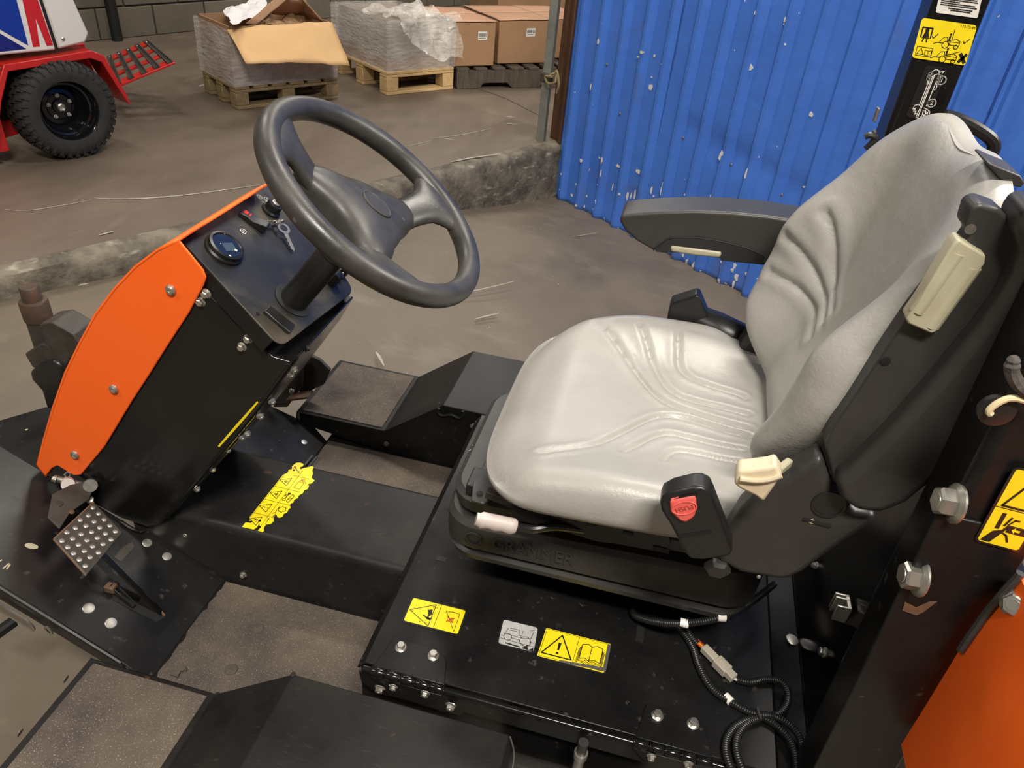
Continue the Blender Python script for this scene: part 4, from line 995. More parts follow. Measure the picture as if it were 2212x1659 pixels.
# tank / hose below the near edge
tk = MB().span((at_z(1062, 1620, .46).x, .35, .36), (.14, at_z(1120, 1606, .46).y, .46)).build('side_tank', 'plastic', mw, .03, seg=4)
tk['label'] = 'dark plastic tank corner below the seat plate'
qh = at_y(1253, 1635, .585)
MB().lathe([(.007, -.03), (.007, .0), (.0095, .001), (.0095, .012)], qh, Z, 16).build('hose_fitting', 'zinc', tk); MB().tube([qh+Z*.01, qh+Z*.024, qh+Z*.036], .0072, 10).build('hose', 'plastic', tk)
MB().tube(smoothpath([V(-.058, .578, ZS-.002), V(-.048, .57, ZS-.03), V(-.046, .545, ZS-.06)]), .0013, 6).build('welding_wire', 'bare', fr_n)

# ---- suspension base ------------------------------------------------------------------------
def rlayer(x0, x1, y0, y1, r, z, n=6):
    return [V((x0+x1)/2+a_, (y0+y1)/2+b_, z) for a_, b_ in rrect(x1-x0, y1-y0, r, n)]
def tilt(p, k=.062): return V(p.x, p.y, p.z+(p.x+.2)*k*sstep(.635, .735, p.z))
def stack(L): return MB().loft([[tilt(p) for p in rlayer(*l)] for l in L])
hw = .150
def lay(x0, x1, h, r, z): return (x0, x1, YC-h, YC+h, r, z)
sus = stack([lay(-.17, .165, hw-.075, .04, ZD), lay(-.175, .17, hw-.070, .04, ZD+.072), lay(-.212, .232, hw-.006, .05, ZD+.079), lay(-.222, .237, hw+.002, .05, .634), lay(-.225, .239, hw+.004, .05, .644), lay(-.218, .236, hw-.001, .05, .651), lay(-.208, .230, hw-.012, .05, .654), lay(-.210, .232, hw-.010, .05, .657), lay(-.227, .244, hw+.006, .052, .660), lay(-.227, .244, hw+.006, .052, .700), lay(-.221, .240, hw, .05, .708), lay(-.205, .230, hw-.014, .045, .711)]).build('seat_suspension', 'plastic', mw, smooth=32)
sus['label'] = 'black bellows suspension base under the seat'
up = stack([lay(-.200, .225, hw-.018, .04, .706), lay(-.205, .230, hw-.012, .04, .716), lay(-.219, .240, hw-.004, .05, .722), lay(-.221, .242, hw-.002, .05, .742), lay(-.213, .236, hw-.010, .045, .750), lay(-.19, .22, hw-.03, .04, .750)]).build('top_frame', 'plastic', sus, smooth=32)
yb = YC-hw-.0065
vs, fs = text_shape('GRAMMER', .02)
tl, tr_ = at_y(1062, 1190, yb), at_y(1238, 1216, yb); tc_ = (tl+tr_)/2; tc_.z = .681; xd = (tr_-tl); wtxt = abs(xd.x); wid = max(v.x for v in vs)-min(v.x for v in vs); sc = wtxt/wid
MB().add([tilt(tc_+V(v.x*sc, -.0009-v.z*.035, v.y*.030)) for v in vs], fs).build('raised_lettering', 'plastic', sus, smooth=0)
q = at_y(1022, 1166, yb); q.z = .681
MB().tube([q+V(.012*math.cos(a), -.0006, .012*math.sin(a)) for a in [2*math.pi*k/20 for k in range(20)]], .0012, 6, True).build('raised_emblem', 'plastic', sus)
MB().tube([q+V(.012*math.cos(a), -.0006, .006+.012*math.sin(a)*.3) for a in [math.pi*k/10 for k in range(11)]], .001, 6).build('raised_emblem', 'plastic', sus)
# scrape marks on the front edge
for a_, b_ in (((1012, 975), (1030, 962)), ((1020, 962), (1042, 955)), ((1040, 948), (1052, 925)), ((1060, 905), (1068, 890)), ((1050, 915), (1072, 905))):
    MB().bar(at_z(*a_, .7435), at_z(*b_, .7435), .0012, .0006).build('scuff', 'bare', sus)
# slide rails and seat pan
rl = MB().span((-.195, YC-hw+.008, .750), (.23, YC-hw+.05, .770)).build('slide_rail', 'plastic_dark', mw, .002)
MB().span((-.185, YC+hw-.05, .750), (.23, YC+hw-.008, .770)).build('slide_rail', 'plastic_dark', mw, .002)
MB().prism([at_z(x, y, .771) for x, y in ((1022, 1042), (1060, 1032), (1080, 1062), (1045, 1092), (1018, 1085))], Z*.004).build('rail_end', 'plastic', rl, .001)
MB().lathe([(.005, 0), (.005, .0006)], at_z(1036, 1066, .776), Z, 12).build('rail_hole', 'dark', rl)
MB().bar(at_z(1052, 1064, .783), at_z(1110, 1085, .783), .012, .012).build('rail_latch', 'grimy', rl, .001)
MB().lathe([(.005, 0), (.005, .004)], at_z(1073, 1060, .789), Z, 12).build('rail_rivet', 'rusty', rl)
MB().prism([at_z(x, y, .755) for x, y in ((1022, 1040), (1040, 1020), (1048, 1000), (1056, 1006), (1052, 1018), (1046, 1030))], Z*.006).build('bellows_clip', 'plastic', rl, .001)
ys = YC-.188
side = MB().prism([at_y(x, y, ys) for x, y in ((1085, 1090), (1140, 1105), (1300, 1128), (1440, 1142), (1450, 1172), (1435, 1195), (1330, 1175), (1290, 1170), (1150, 1128))], V(0, .003, 0)).build('seat_pan_flange', 'plastic_dark', mw, .001)
for px, d_ in (((1277, 1133), (.012, .002, .006)), ((1357, 1152), (.014, .002, .006)), ((1428, 1187), (.022, .002, .009))): MB().box(at_y(*px, ys-.0004), d_).build('flange_slot', 'dark', side, .002)
pan_ = stack([lay(-.11, .22, .16, .07, .770), lay(-.14, .24, .195, .08, .800), lay(-.150, .25, .210, .09, .812), lay(-.150, .25, .210, .09, .824)]).build('seat_pan', 'plastic_dark', mw, smooth=50)
# fore-aft handle
h0, h1, h2 = at_y(1205, 1137, .735), at_y(1150, 1143, .722), at_y(1112, 1136, .712)
lev = MB().tube(smoothpath([at_y(1300, 1150, .75), h0, h1, h2]), .006, 10).build('slide_lever', 'plastic_dark', mw)
lev['label'] = 'seat slide lever with a pale grey finger grip'
g0_, g1_ = at_y(1116, 1137, .712), at_y(1029, 1119, .700); gd = (g1_-g0_).normalized(); gu = Z-gd*gd.z; gu.normalize(); gs = gd.cross(gu); rings = []
gl_ = (g1_-g0_).length
for k in range(15):
    t_ = k/14; rr_ = .0125*(1 if .06 < t_ < .92 else .75); lowr = .014-.0018*math.cos(t_*math.pi*6)
    rings.append([g0_+gd*(gl_*t_)+gs*(rr_*.75*math.cos(a))+gu*((rr_*.85 if math.sin(a) > 0 else lowr)*math.sin(a)) for a in [2*math.pi*j/14 for j in range(14)]])
MB().loft(rings).build('finger_grip', 'greywhite', lev, smooth=50)

# ---- seat cushion ----------------------------------------------------------------------------
def dist_poly(p, P):
    best = 9
    for a_, b_ in zip(P, P[1:]):
        ax, ay = b_[0]-a_[0], b_[1]-a_[1]; L2 = ax*ax+ay*ay+1e-12
        t_ = max(0, min(1, ((p[0]-a_[0])*ax+(p[1]-a_[1])*ay)/L2)); best = min(best, math.hypot(p[0]-a_[0]-ax*t_, p[1]-a_[1]-ay*t_))
    return best
def gpath(px, z): return [(q.x, q.y) for q in smoothpath([at_z(a_, b_, z) for a_, b_ in px], 4)]
GZ = .866
grooves = [(gpath(g_, GZ), w_, d_) for g_, w_, d_ in (
    ([(1282, 714), (1305, 733), (1345, 775), (1385, 828), (1415, 860), (1450, 882), (1530, 912), (1612, 940)], .0058, .0046),
    ([(1376, 737), (1390, 760), (1405, 790), (1428, 832), (1455, 858), (1500, 876), (1560, 893), (1612, 910)], .0058, .0046),
    ([(1456, 756), (1459, 780), (1464, 805), (1485, 826), (1530, 845), (1590, 866), (1606, 876)], .0058, .0046),
    ([(1168, 987), (1230, 981), (1290, 967), (1350, 938), (1400, 912), (1440, 905), (1490, 916), (1550, 938), (1612, 958)], .0058, .0046),
    ([(1345, 988), (1380, 968), (1410, 952), (1445, 946), (1490, 957), (1550, 975), (1606, 988)], .0058, .0044),
    ([(1430, 1012), (1440, 996), (1460, 986), (1500, 992), (1550, 1006), (1596, 1016)], .0058, .0040))]
CX0, CX1, CHW = -.168, .262, .240
def cush_out(th):
    """plan outline, rounded front corners, slimmer rear"""
    c, s = math.cos(th), math.sin(th)
    a_, b_ = (.222 if c < 0 else .236), CHW; n = 4.0 if c < 0 else 3.0
    r = (abs(c/a_)**n+abs(s/b_)**n)**(-1/n)
    return r
ccx, ccy = .047, YC
def cush_z(x, y, s):
    dx = x; dy = y-YC
    z = .866+.004*math.cos((x+.03)*8)
    z += .026*sstep(.10, .235, abs(dy))*sstep(-.16, .02, x)*(1-.8*sstep(.10, .23, x))          # side bolsters
    z += .006*sstep(.10, .23, abs(dy))
    z -= .022*sstep(-.08, -.17, x)                                # waterfall front
    z += (x+.08)*.060
    z -= .006*math.exp(-((x-.08)**2+(dy*1.1)**2)/.012)
    return z
NT, NR = 220, 70; rings = []
for j in range(NR, -1, -1):
    s = j/NR; ring = []
    for k in range(NT):
        th = 2*math.pi*k/NT; r = cush_out(th)*s; x = ccx+r*math.cos(th); y = ccy+r*math.sin(th)
        z = cush_z(x, y, s)
        if s > .84: t_ = (s-.84)/.16; z -= .034*(1-math.sqrt(max(0, 1-t_*t_)))
        g_ = 0
        for P_, w_, d_ in grooves:
            dd = dist_poly((x, y), P_)
            if dd < .035: g_ += d_*(math.exp(-(dd/w_)**2*2.2)-.32*math.exp(-((dd-.010)/.006)**2))
        ring.append(V(x, y, z-g_*(1-sstep(.80, .95, s))))
    rings.append(ring)
low = []
for sc_, dz in ((.955, .832), (.985, .835), (1.0, .842), (1.003, .850)):
    low.append([V(ccx+cush_out(2*math.pi*k/NT)*sc_*math.cos(2*math.pi*k/NT), ccy+cush_out(2*math.pi*k/NT)*sc_*math.sin(2*math.pi*k/NT), dz-.022*sstep(.3, .95, -math.cos(2*math.pi*k/NT))+.072*max(0, .14+cush_out(2*math.pi*k/NT)*math.cos(2*math.pi*k/NT))) for k in range(NT)])
rings = low+[[V(p.x, p.y, max(p.z, q.z+.001)) for p, q in zip(rings[0], low[-1])]]+rings[1:]
cushion = MB().loft(rings).build('seat_cushion', 'vinyl', mw, smooth=70)
cushion['label'] = 'light grey vinyl seat cushion with moulded grooves'

# ---- backrest --------------------------------------------------------------------------------
BZC = 1.085
def back_c(z): return .254+(z-1.08)*.15-.030*math.exp(-((z-.93)/.07)**2)       # middle of the pad, lumbar swell low down
def back_out(th):
    c, s = math.cos(th), math.sin(th)                     # c across (y), s up
    a_, b_ = (.236, .224) if s > 0 else (.236-.030*sstep(0, .7, -s), .232); n = 3.4 if s > 0 else 2.5
    r = (abs(c/a_)**n+abs(s/b_)**n)**(-1/n)
    if s > 0: r -= .012*math.exp(-(c/.30)**2)*s**3          # dip in the top edge
    return r
def back_x(y, z):
    k = sstep(.085, .200, abs(y))
    up_ = .078*(1-.62*sstep(1.10, 1.22, z))*(1-sstep(1.20, 1.30, z))*(.45+.55*sstep(.86, .99, z))
    x = back_c(z)-up_*k
    x += .007*math.exp(-(y/.08)**2)*sstep(1.2, 1.31, z)
    return x
def at_back(px, py, y0):
    d = ray(px, py); y = y0
    while y < 1.3:
        p = EYE+d*((y-EYE.y)/d.y)
        if p.x > back_x(y-YC, p.z): break
        y += .002
    return (p.y-YC, p.z)
bgro = []
for g_ in ([(1782, 460), (1794, 485), (1802, 530), (1805, 580), (1804, 625), (1799, 672)], [(1698, 509), (1722, 534), (1748, 566), (1770, 597), (1783, 630), (1786, 662), (1782, 695)], [(1665, 588), (1690, 600), (1718, 617), (1744, 639), (1760, 664), (1762, 690), (1756, 722)]):
    bgro.append((smoothpath([V(*at_back(a_, b_, YC+.03), 0) for a_, b_ in g_], 3), .0064, .0064))
NT, NR = 220, 80; rings = []
def bpt(th, s): r = back_out(th)*s; return r*math.cos(th), BZC+r*math.sin(th)
for j in range(NR, -1, -1):
    s = j/NR; ring = []
    for k in range(NT):
        y, z = bpt(2*math.pi*k/NT, s); x = back_x(y, z)
        if s > .82: t_ = (s-.82)/.18; x += (.036-.016*sstep(1.14, 1.27, z))*(1-math.sqrt(max(0, 1-t_*t_)))
        for P_, w_, d_ in bgro:
            dd = dist_poly((y, z), P_)
            if dd < .04: x += d_*(math.exp(-(dd/w_)**2*2.0)-.35*math.exp(-((dd-.014)/.008)**2))*(1-sstep(.86, .97, s))
        ring.append(V(x, YC+y, z))
    rings.append(ring)
rim_ = rings[0]
def thk(z): return .085-.068*sstep(1.10, 1.28, z)
back = [[V(back_c(p.z)+thk(p.z)*a_, YC+(p.y-YC)*k1, BZC+(p.z-BZC)*k2) for p in rim_] for a_, k1, k2 in ((1.0, .86, .90), (.97, .93, .945), (.80, .975, .978))]+[[V(max(p.x+.008, back_c(p.z)+thk(p.z)*.4), YC+(p.y-YC)*1.004, BZC+(p.z-BZC)*1.003) for p in rim_]]
backrest = MB().loft(back+rings).build('backrest', 'vinyl', mw, smooth=70)
backrest['label'] = 'reclined light grey vinyl backrest with side bolsters'
shell = [[V(back_c(p.z)+thk(p.z)+dx, YC+(p.y-YC)*k1, BZC+(p.z-BZC)*k2) for p in rim_] for dx, k1, k2 in ((.035, .5, .5), (.030, .80, .82), (.015, .90, .91), (-.004, .92, .925))]
MB().loft(shell).build('backrest_shell', 'plastic', mw, smooth=60)
# strap hook on top of the backrest
hk0 = at_y(2150, 372, YC-.07)
MB().prism([at_y(x, y, YC-.135) for x, y in ((2134, 355), (2140, 352), (2160, 362), (2205, 380), (2214, 396), (2206, 406), (2180, 400), (2160, 385))], V(0, .05, 0)).build('headrest_bracket', 'plastic', backrest, .003)

# ---- armrests ----------------------------------------------------------------------------------
def armrest(name, lbl, prof3, dy, bev=.012):
    o = MB().prism(prof3, V(0, dy, 0)).build(name, 'plastic', mw, bev, seg=4, smooth=60); o['label'] = lbl; return o
YA = YC+.262
ap = [(1337, 478), (1342, 466), (1370, 462), (1430, 458), (1500, 456), (1580, 459), (1660, 467), (1740, 480), (1740, 600), (1700, 585), (1640, 572), (1560, 560), (1500, 552), (1440, 546), (1410, 541), (1375, 521), (1350, 498)]
arm_f = armrest('armrest', 'lowered dark armrest on the far side of the seat', xz(ap, YA), .075)
ins = [(1413, 537), (1440, 518), (1462, 512), (1520, 515), (1575, 525), (1620, 538), (1650, 552), (1650, 572), (1560, 563), (1550, 553), (1448, 533), (1440, 546), (1418, 544)]
MB().prism([p-V(0, .0012, 0) for p in xz(ins, YA)], V(0, .004, 0)).build('recessed_panel', 'plastic_dark', arm_f, .001)
MB().tube(smoothpath([p-V(0, .001, 0) for p in xz([(1411, 540), (1440, 518), (1462, 512), (1520, 515), (1575, 525), (1620, 538), (1650, 552)], YA)]), .0011, 6).build('panel_seam', 'dark', arm_f)
iq = xz([(1448, 531), (1560, 545), (1556, 558), (1500, 553), (1449, 545)], YA-.004)
MB().prism(iq, V(0, .03, 0)).build('cream_grip', 'beige', arm_f, .004, seg=3)
# raised near armrest: pad, inner panel, cream grip
YB = YC-.262
panel = xz([(1782, 962), (1800, 925), (1832, 880), (1870, 822), (1960, 690), (2050, 572), (2098, 508), (2082, 492), (2096, 448), (2118, 438), (2160, 452), (2190, 480), (2240, 520), (2240, 600), (2150, 700), (2010, 850), (1900, 968), (1835, 1050), (1800, 1045)], YB+.004)
arm_n = armrest('armrest', 'raised dark armrest on the near side of the seat', panel, .030, .008)
pad = xz([(1806, 1046), (1838, 1020), (1920, 940), (2010, 840), (2110, 722), (2160, 655), (2192, 600), (2208, 545), (2190, 490), (2230, 440), (2300, 480), (2320, 640), (2240, 780), (2130, 925), (2030, 1035), (1960, 1092), (1905, 1114), (1850, 1108), (1815, 1080)], YB-.020)
MB().prism(pad, V(0, .052, 0)).build('arm_pad', 'plastic', arm_n, .018, seg=5, smooth=60)
gq = xz([(1957, 690), (1985, 650), (2058, 528), (2072, 517), (2130, 552), (2128, 570), (2022, 718), (2012, 722), (1962, 700)], YB-.006)
gr = MB().prism(gq, V(0, .02, 0)).build('cream_grip', 'beige', arm_n, .005, seg=3)
for pts_ in ([(1980, 672), (2068, 545)], [(2005, 700), (2095, 572)]):
    MB().tube(smoothpath(xz(pts_, YB+.003 if pts_[0][0] > 2000 else YB-.0005), 3), .010 if pts_[0][0] > 2000 else .007, 12).build('grip_flute', 'beige', arm_n)
MB().lathe([(.0045, 0), (.0045, .0006), (.001, .0008)], at_y(1913, 780, YB+.0035), V(0, -1, 0), 14).build('panel_dimple', 'dark', arm_n)
MB().lathe([(.0045, 0), (.0045, .0006), (.001, .0008)], at_y(2096, 495, YB+.0035), V(0, -1, 0), 14).build('panel_dimple', 'bare', arm_n)
# side cover with recliner lever
scv = xz([(1545, 1212), (1572, 1150), (1600, 1105), (1640, 1068), (1700, 1030), (1745, 1004), (1775, 985), (1800, 1060), (1850, 1108), (1900, 1118), (1885, 1135), (1800, 1192), (1735, 1240), (1705, 1254), (1680, 1255), (1600, 1241)], YC-.262)
cover = MB().prism(scv, V(0, .035, 0)).build('side_cover', 'plastic', mw, .012, seg=4, smooth=60)
cover['label'] = 'black moulded side cover of the seat'
qd = at_y(1790, 1090, YC-.2625)
MB().lathe([(.0175, 0), (.0175, .0015), (.0150, .0015), (.0150, .0005), (.001, .0008)], qd, V(0, -1, 0), 28).build('cover_cap', 'plastic_dark', cover)
MB().lathe([(.0035, 0), (.002, .001)], at_y(1753, 1127, YC-.2625), V(0, -1, 0), 8).build('paint_speck', 'cream', cover); MB().lathe([(.0028, 0), (.002, .001)], at_y(1639, 1246, YC-.2625), V(0, -1, 0), 8).build('cover_screw', 'bare', cover)
MB().bar(at_y(1735, 1121, YC-.2632), at_y(1795, 1138, YC-.2632), .0012, .003).build('moulded_name', 'plastic_dark', cover)
lv = xz([(1588, 1032), (1596, 1018), (1620, 1016), (1660, 1011), (1676, 1005), (1691, 1027), (1668, 1060), (1650, 1086), (1630, 1072), (1600, 1058), (1586, 1048)], YC-.300)
lever = MB().prism(lv, V(0, .022, 0)).build('recliner_lever', 'cream', mw, .0035, seg=3, smooth=50)
lever['label'] = 'cream plastic recliner lever on the seat side'
MB().bar(at_y(1682, 1016, YC-.28), at_y(1705, 998, YC-.26), .008, .010).build('lever_stem', 'beige', lever, .002)
MB().tube(smoothpath(xz([(1598, 1034), (1630, 1038), (1660, 1036), (1688, 1027)], YC-.302)), .003, 8).build('lever_ridge', 'cream', lever)
# seat belt buckle
YK = YC-.298
bk = xz([(1425, 1088), (1430, 1076), (1452, 1064), (1495, 1054), (1516, 1054), (1532, 1062), (1541, 1080), (1560, 1130), (1584, 1192), (1575, 1203), (1520, 1211), (1490, 1210), (1478, 1195), (1450, 1140), (1428, 1105)], YK)
buckle = MB().prism(bk, V(0, .028, 0)).build('seat_belt_buckle', 'plastic_dark', mw, .006, seg=4, smooth=50)
buckle['label'] = 'black seat belt buckle with a red push button'
btn = xz([(1446, 1082), (1503, 1071), (1505, 1102), (1500, 1118), (1484, 1130), (1470, 1128), (1448, 1108)], YK-.004)
bt_ = MB().prism(btn, V(0, .012, 0)).build('push_button', 'redbutton', buckle, .003, seg=3, smooth=50)
bq = at_y(1478, 1098, YK-.0043); e1_ = (at_y(1500, 1092, YK)-at_y(1450, 1104, YK)).normalized(); e2_ = V(0, -1, 0).cross(e1_); e2_ = e2_ if e2_.z > 0 else -e2_
vs, fs = text_shape('PUSH')
MB().add([bq-e1_*v.x*.0085-e2_*v.y*.0085+V(0, -.0004, 0) for v in vs], fs).build('button_lettering', mat('moulded_red', (.45, .05, .045), .5), buckle, smooth=0)
MB().tube([bq+e1_*(.0135*math.cos(a))+e2_*(.0085*math.sin(a)) for a in [2*math.pi*k/22 for k in range(22)]], .0008, 6, True).build('button_dish', 'redbutton', buckle)
MB().bar(at_y(1444, 1083, YK-.001), at_y(1505, 1068, YK-.001), .003, .004).build('latch_mouth', 'dark', buckle)
MB().bar(at_y(1470, 1159, YK-.0004), at_y(1535, 1148, YK-.0004), .001, .004).build('moulded_line', 'dark', buckle)
MB().lathe([(.016, 0), (.016, .006), (.012, .010)], at_y(1550, 1222, YC-.255), V(0, -1, -.2), 6).build('anchor_bolt', 'plastic', buckle)
# far buckle and cable
YFB = YC+.235
fb_ = MB().prism(xz([(1446, 666), (1450, 655), (1505, 638), (1512, 642), (1532, 690), (1500, 715), (1440, 692)], YFB), V(0, .032, 0)).build('belt_retractor', 'plastic_dark', mw, .003, seg=3)
fb_['label'] = 'black belt tongue housing beside the cushion, far side'
MB().lathe([(.026, -.03), (.030, .0), (.030, .045), (.024, .052), (.001, .054)], at_y(1540, 708, YFB+.012), V(.82, -.42, -.05), 26).build('housing_drum', 'plastic_dark', fb_, smooth=45)
for k in range(11):
    q = at_y(1452+5*k, 656-1.6*k, YFB-.0005); MB().box(q, (.0025, .003, .004)).build('housing_rib', 'dark', fb_)
cab = smoothpath([at_y(x, y, YC+.21) for x, y in ((1580, 745), (1605, 725), (1632, 700), (1650, 680))])
MB().tube(cab, .005, 8).build('housing_cable', 'plastic_dark', fb_)
MB().prism(xz([(1590, 760), (1640, 690), (1700, 760), (1700, 830), (1660, 790)], YC+.18), V(0, .05, 0)).build('far_side_cover', 'plastic', mw, .01, seg=3)

# ---- rear: gap strip, bulkhead, roll bar, hood ---------------------------------------------------
bulk = MB().prism([V(.300, .60, ZD-.016), V(.340, .60, ZD-.004), V(.340, 1.25, ZD-.004), V(.300, 1.25, ZD-.016)], Z*.004).build('rear_bulkhead', 'black', mw, .002)
bulk['label'] = 'black bulkhead strip behind the seat plate'
MB().prism([V(.340, .60, .40), V(.340, .60, ZD), V(.42, .60, ZD+.40), V(.44, .60, ZD+.40), V(.44, .60, .40)], V(0, .65, 0)).build('bulkhead_wall', 'gloss_black', bulk, .003)
bolt(bulk, at_z(1711, 1382, ZD), V(.1, 0, 1), .020, 'disc')
BNrm = V(-.98, 0, .196).normalized(); BP = V(.340, .6, ZD)
def at_b(px, py): return at_p(px, py, BP, BNrm)
for px, s_ in (((1781, 1410), .0165), ((1885, 1374), .012), ((1762, 1222), .014), ((1970, 1185), .012)): bolt(bulk, at_b(*px), BNrm, s_, 'flange')
cl = at_b(1832, 1318); u_, v_, n_ = frame(BNrm)
b = MB()
for a_, w_ in ((-.012, .003), (.004, .003), (.011, .003)): b.box(cl+V(0, a_, 0)+BNrm*.012, (.020, .003, .030))
b.box(cl+BNrm*.004, (.006, .026, .030)); b.build('spring_clip', 'zinc', bulk, .001)
# roll bar, near post with two big bolts
RX0, RX1, RY0, RY1 = .322, .395, .577, .652
rp = [V(RX0, RY0, .50), V(RX0, RY1, .50), V(RX1, RY1, .50), V(RX1, RY0, .50)]
rb_ = MB().prism(rp, V(-.030, 0, .95)).build('roll_bar', 'black', mw, .010, seg=4, smooth=60)
rb_['label'] = 'black roll bar post beside the orange hood, near side'
MB().prism([V(RX0-.006, RY0-.004, .50), V(RX0-.03, RY0-.004, 1.06), V(RX1-.018, RY0-.004, 1.06), V(RX1+.003, RY0-.004, .50)], V(0, .005, 0)).build('post_plate', 'black', rb_, .002)
for px in ((2052, 1088), (1975, 1248)): bolt(rb_, at_p(px[0]+14, px[1], V(RX0-.012, 0, .9), V(-1, 0, -.03)), V(-1, -.10, .04), .037, 'flange')
for px, s_ in (((1985, 1310), .016),):
    q = at_y(*px, RY0-.0045); MB().prism([q+V(a_, 0, b_) for a_, b_ in ((-.014, .002), (-.002, -.002), (.006, .010), (.012, .012), (.006, -.006), (.002, -.012), (-.012, -.010))], V(0, -.0006, 0)).build('rust_patch', 'rusty', rb_, smooth=0)
ft = MB().tube(smoothpath([at_y(x, y, RY0-.012) for x, y in ((2192, 770), (2186, 800), (2200, 830), (2225, 850))]), [.0025, .004, .005, .0045, .006]+[.0055]*14, 9)
ft.build('torn_foam', 'foam', rb_)
MB().tube(smoothpath([at_y(x, y, RY0-.012) for x, y in ((2140, 895), (2136, 888), (2142, 880), (2160, 868), (2185, 860), (2215, 866), (2240, 880))]), .0028, 8).build('cord_loop', 'cord', rb_)
MB().lathe([(.014, 0), (.014, .005), (.008, .006)], at_y(2150, 882, RY0-.004), V(0, -1, 0), 18).build('cord_eye', 'plastic_dark', rb_)
# far post with decals
FX0, FX1, FY0 = .293, .362, 1.214
fp = MB().prism([V(FX0, FY0, .5), V(FX1, FY0, .5), V(FX1, FY0+.072, .5), V(FX0, FY0+.072, .5)], Z*1.05).build('roll_bar', 'gloss_black', mw, .008, seg=4, smooth=60)
fp['label'] = 'black roll bar post with three decals, far side'
for k, px in enumerate(((1898, 250), (1890, 300))):
    MB().bar(at_y(px[0], px[1]-18, FY0-.004), at_y(px[0]-10, px[1]+12, FY0-.004), .010, .004).build('latch_tab', 'rusty' if k else 'bare', fp, .001)
MB().tube(smoothpath([at_y(x, y, FY0-.05) for x, y in ((1868, 296), (1880, 292), (1892, 300), (1880, 312), (1870, 322))]), .0045, 8).build('belt_clip', 'plastic_dark', fp)
# grab bar behind the backrest
gb = smoothpath([at_y(x, y, FY0-.07) for x, y in ((2040, 250), (2070, 258), (2110, 278), (2140, 300), (2147, 318), (2140, 335))], 5)
MB().tube(gb, .0085, 10).build('grab_bar', 'plastic_dark', mw)
# orange hood, bottom right
hp_ = [at_y(x, y, .53) for x, y in ((1958, 1665), (2020, 1570), (2090, 1460), (2150, 1378), (2225, 1295))]
hood = MB().loft([[p+V(dx, dy, dz) for p in hp_+[V(.75, .53, 1.03), V(.75, .53, .74)]] for dx, dy, dz in ((.060, -.22, -.16), (.040, -.17, -.085), (.016, -.10, -.030), (.004, -.045, -.008), (0, 0, 0), (0, .030, .0))]).build('engine_hood', 'orange', mw, smooth=60)
hood['label'] = 'orange engine hood behind the roll bar'
MB().tube(smoothpath([p+V(-.003, .024, .006) for p in hp_[2:]]), .004, 8).build('hood_seal', 'plastic', hood)
for px in ((2197, 1305),): bolt(hood, at_y(*px, .545), V(-.6, -.6, .4), .028, 'flange')
MB().box(at_y(2204, 1296, .56), (.02, .02, .03)).build('hood_latch', 'lcd', hood, .003)

# ---- wiring loom on the seat plate ---------------------------------------------------------------------
LZ = ZD+.006
def loom(name, px, r=.0052, z=LZ, rings_=True, par=None):
    path = smoothpath([at_z(x, y, z if not isinstance(z, list) else z[i]) for i, (x, y) in enumerate(px)], 8)
    # resample and ripple like corrugated conduit
    L_ = [0]
    for a_, b_ in zip(path, path[1:]): L_.append(L_[-1]+(b_-a_).length)
    n = int(L_[-1]/.0011); out = []; k = 0
    for i in range(n+1):
        s_ = L_[-1]*i/n
        while k < len(L_)-2 and L_[k+1] < s_: k += 1
        f = (s_-L_[k])/max(1e-9, L_[k+1]-L_[k]); out.append(path[k].lerp(path[k+1], f))
    return MB().tube(out, [r*(1.06 if i % 3 else .86) for i in range(len(out))], 9).build(name, 'plastic_dark', par, smooth=50)
lm = loom('wiring_loom', [(1366, 1320), (1372, 1330), (1400, 1340), (1440, 1346), (1480, 1346), (1520, 1342), (1560, 1332), (1605, 1312), (1640, 1288), (1672, 1262)], z=[LZ, LZ+.008, LZ+.025, LZ+.046, LZ+.064, LZ+.074, LZ+.080, LZ+.078, LZ+.066, LZ+.055], par=mw)
lm['label'] = 'black corrugated wiring loom with white tags on the seat plate'
loom('loom_branch', [(1462, 1352), (1480, 1372), (1497, 1400), (1507, 1432), (1522, 1465), (1545, 1494), (1580, 1517), (1612, 1535), (1645, 1548), (1680, 1570), (1705, 1598), (1718, 1632), (1722, 1670)], par=lm)
loom('loom_branch', [(1592, 1468), (1620, 1474), (1655, 1468), (1685, 1472), (1700, 1490), (1702, 1515), (1690, 1535), (1668, 1546), (1640, 1550), (1605, 1558), (1580, 1578), (1568, 1605), (1570, 1635), (1584, 1670)], z=LZ+.002, par=lm)
loom('loom_branch', [(1640, 1545), (1672, 1548), (1705, 1566), (1726, 1592), (1736, 1628), (1740, 1670)], z=LZ+.004, par=lm)
loom('loom_branch', [(1640, 1552), (1615, 1562), (1598, 1580), (1590, 1606), (1594, 1636), (1608, 1670)], z=LZ+.002, par=lm)
loom('loom_branch', [(1484, 1358), (1490, 1372), (1500, 1385), (1506, 1392)], .006, par=lm)
c0, c1 = at_z(1519, 1398, LZ+.004), at_z(1586, 1466, LZ+.004); cd_ = c1-c0
con = MB().bar(c0, c0+cd_*.45, .013, .011).build('wire_connector', 'conn', lm, .0015)
MB().bar(c0+cd_*.42, c0+cd_*.80, .018, .014).build('connector_socket', 'conn', lm, .0015)
MB().bar(c0+cd_*.78, c0+cd_*1.0, .013, .011).build('connector_latch', 'conn', lm, .001)
MB().bar(c0+cd_*.5+Z*.007, c0+cd_*.72+Z*.007, .009, .003).build('connector_ridge', 'conn', lm, .001)
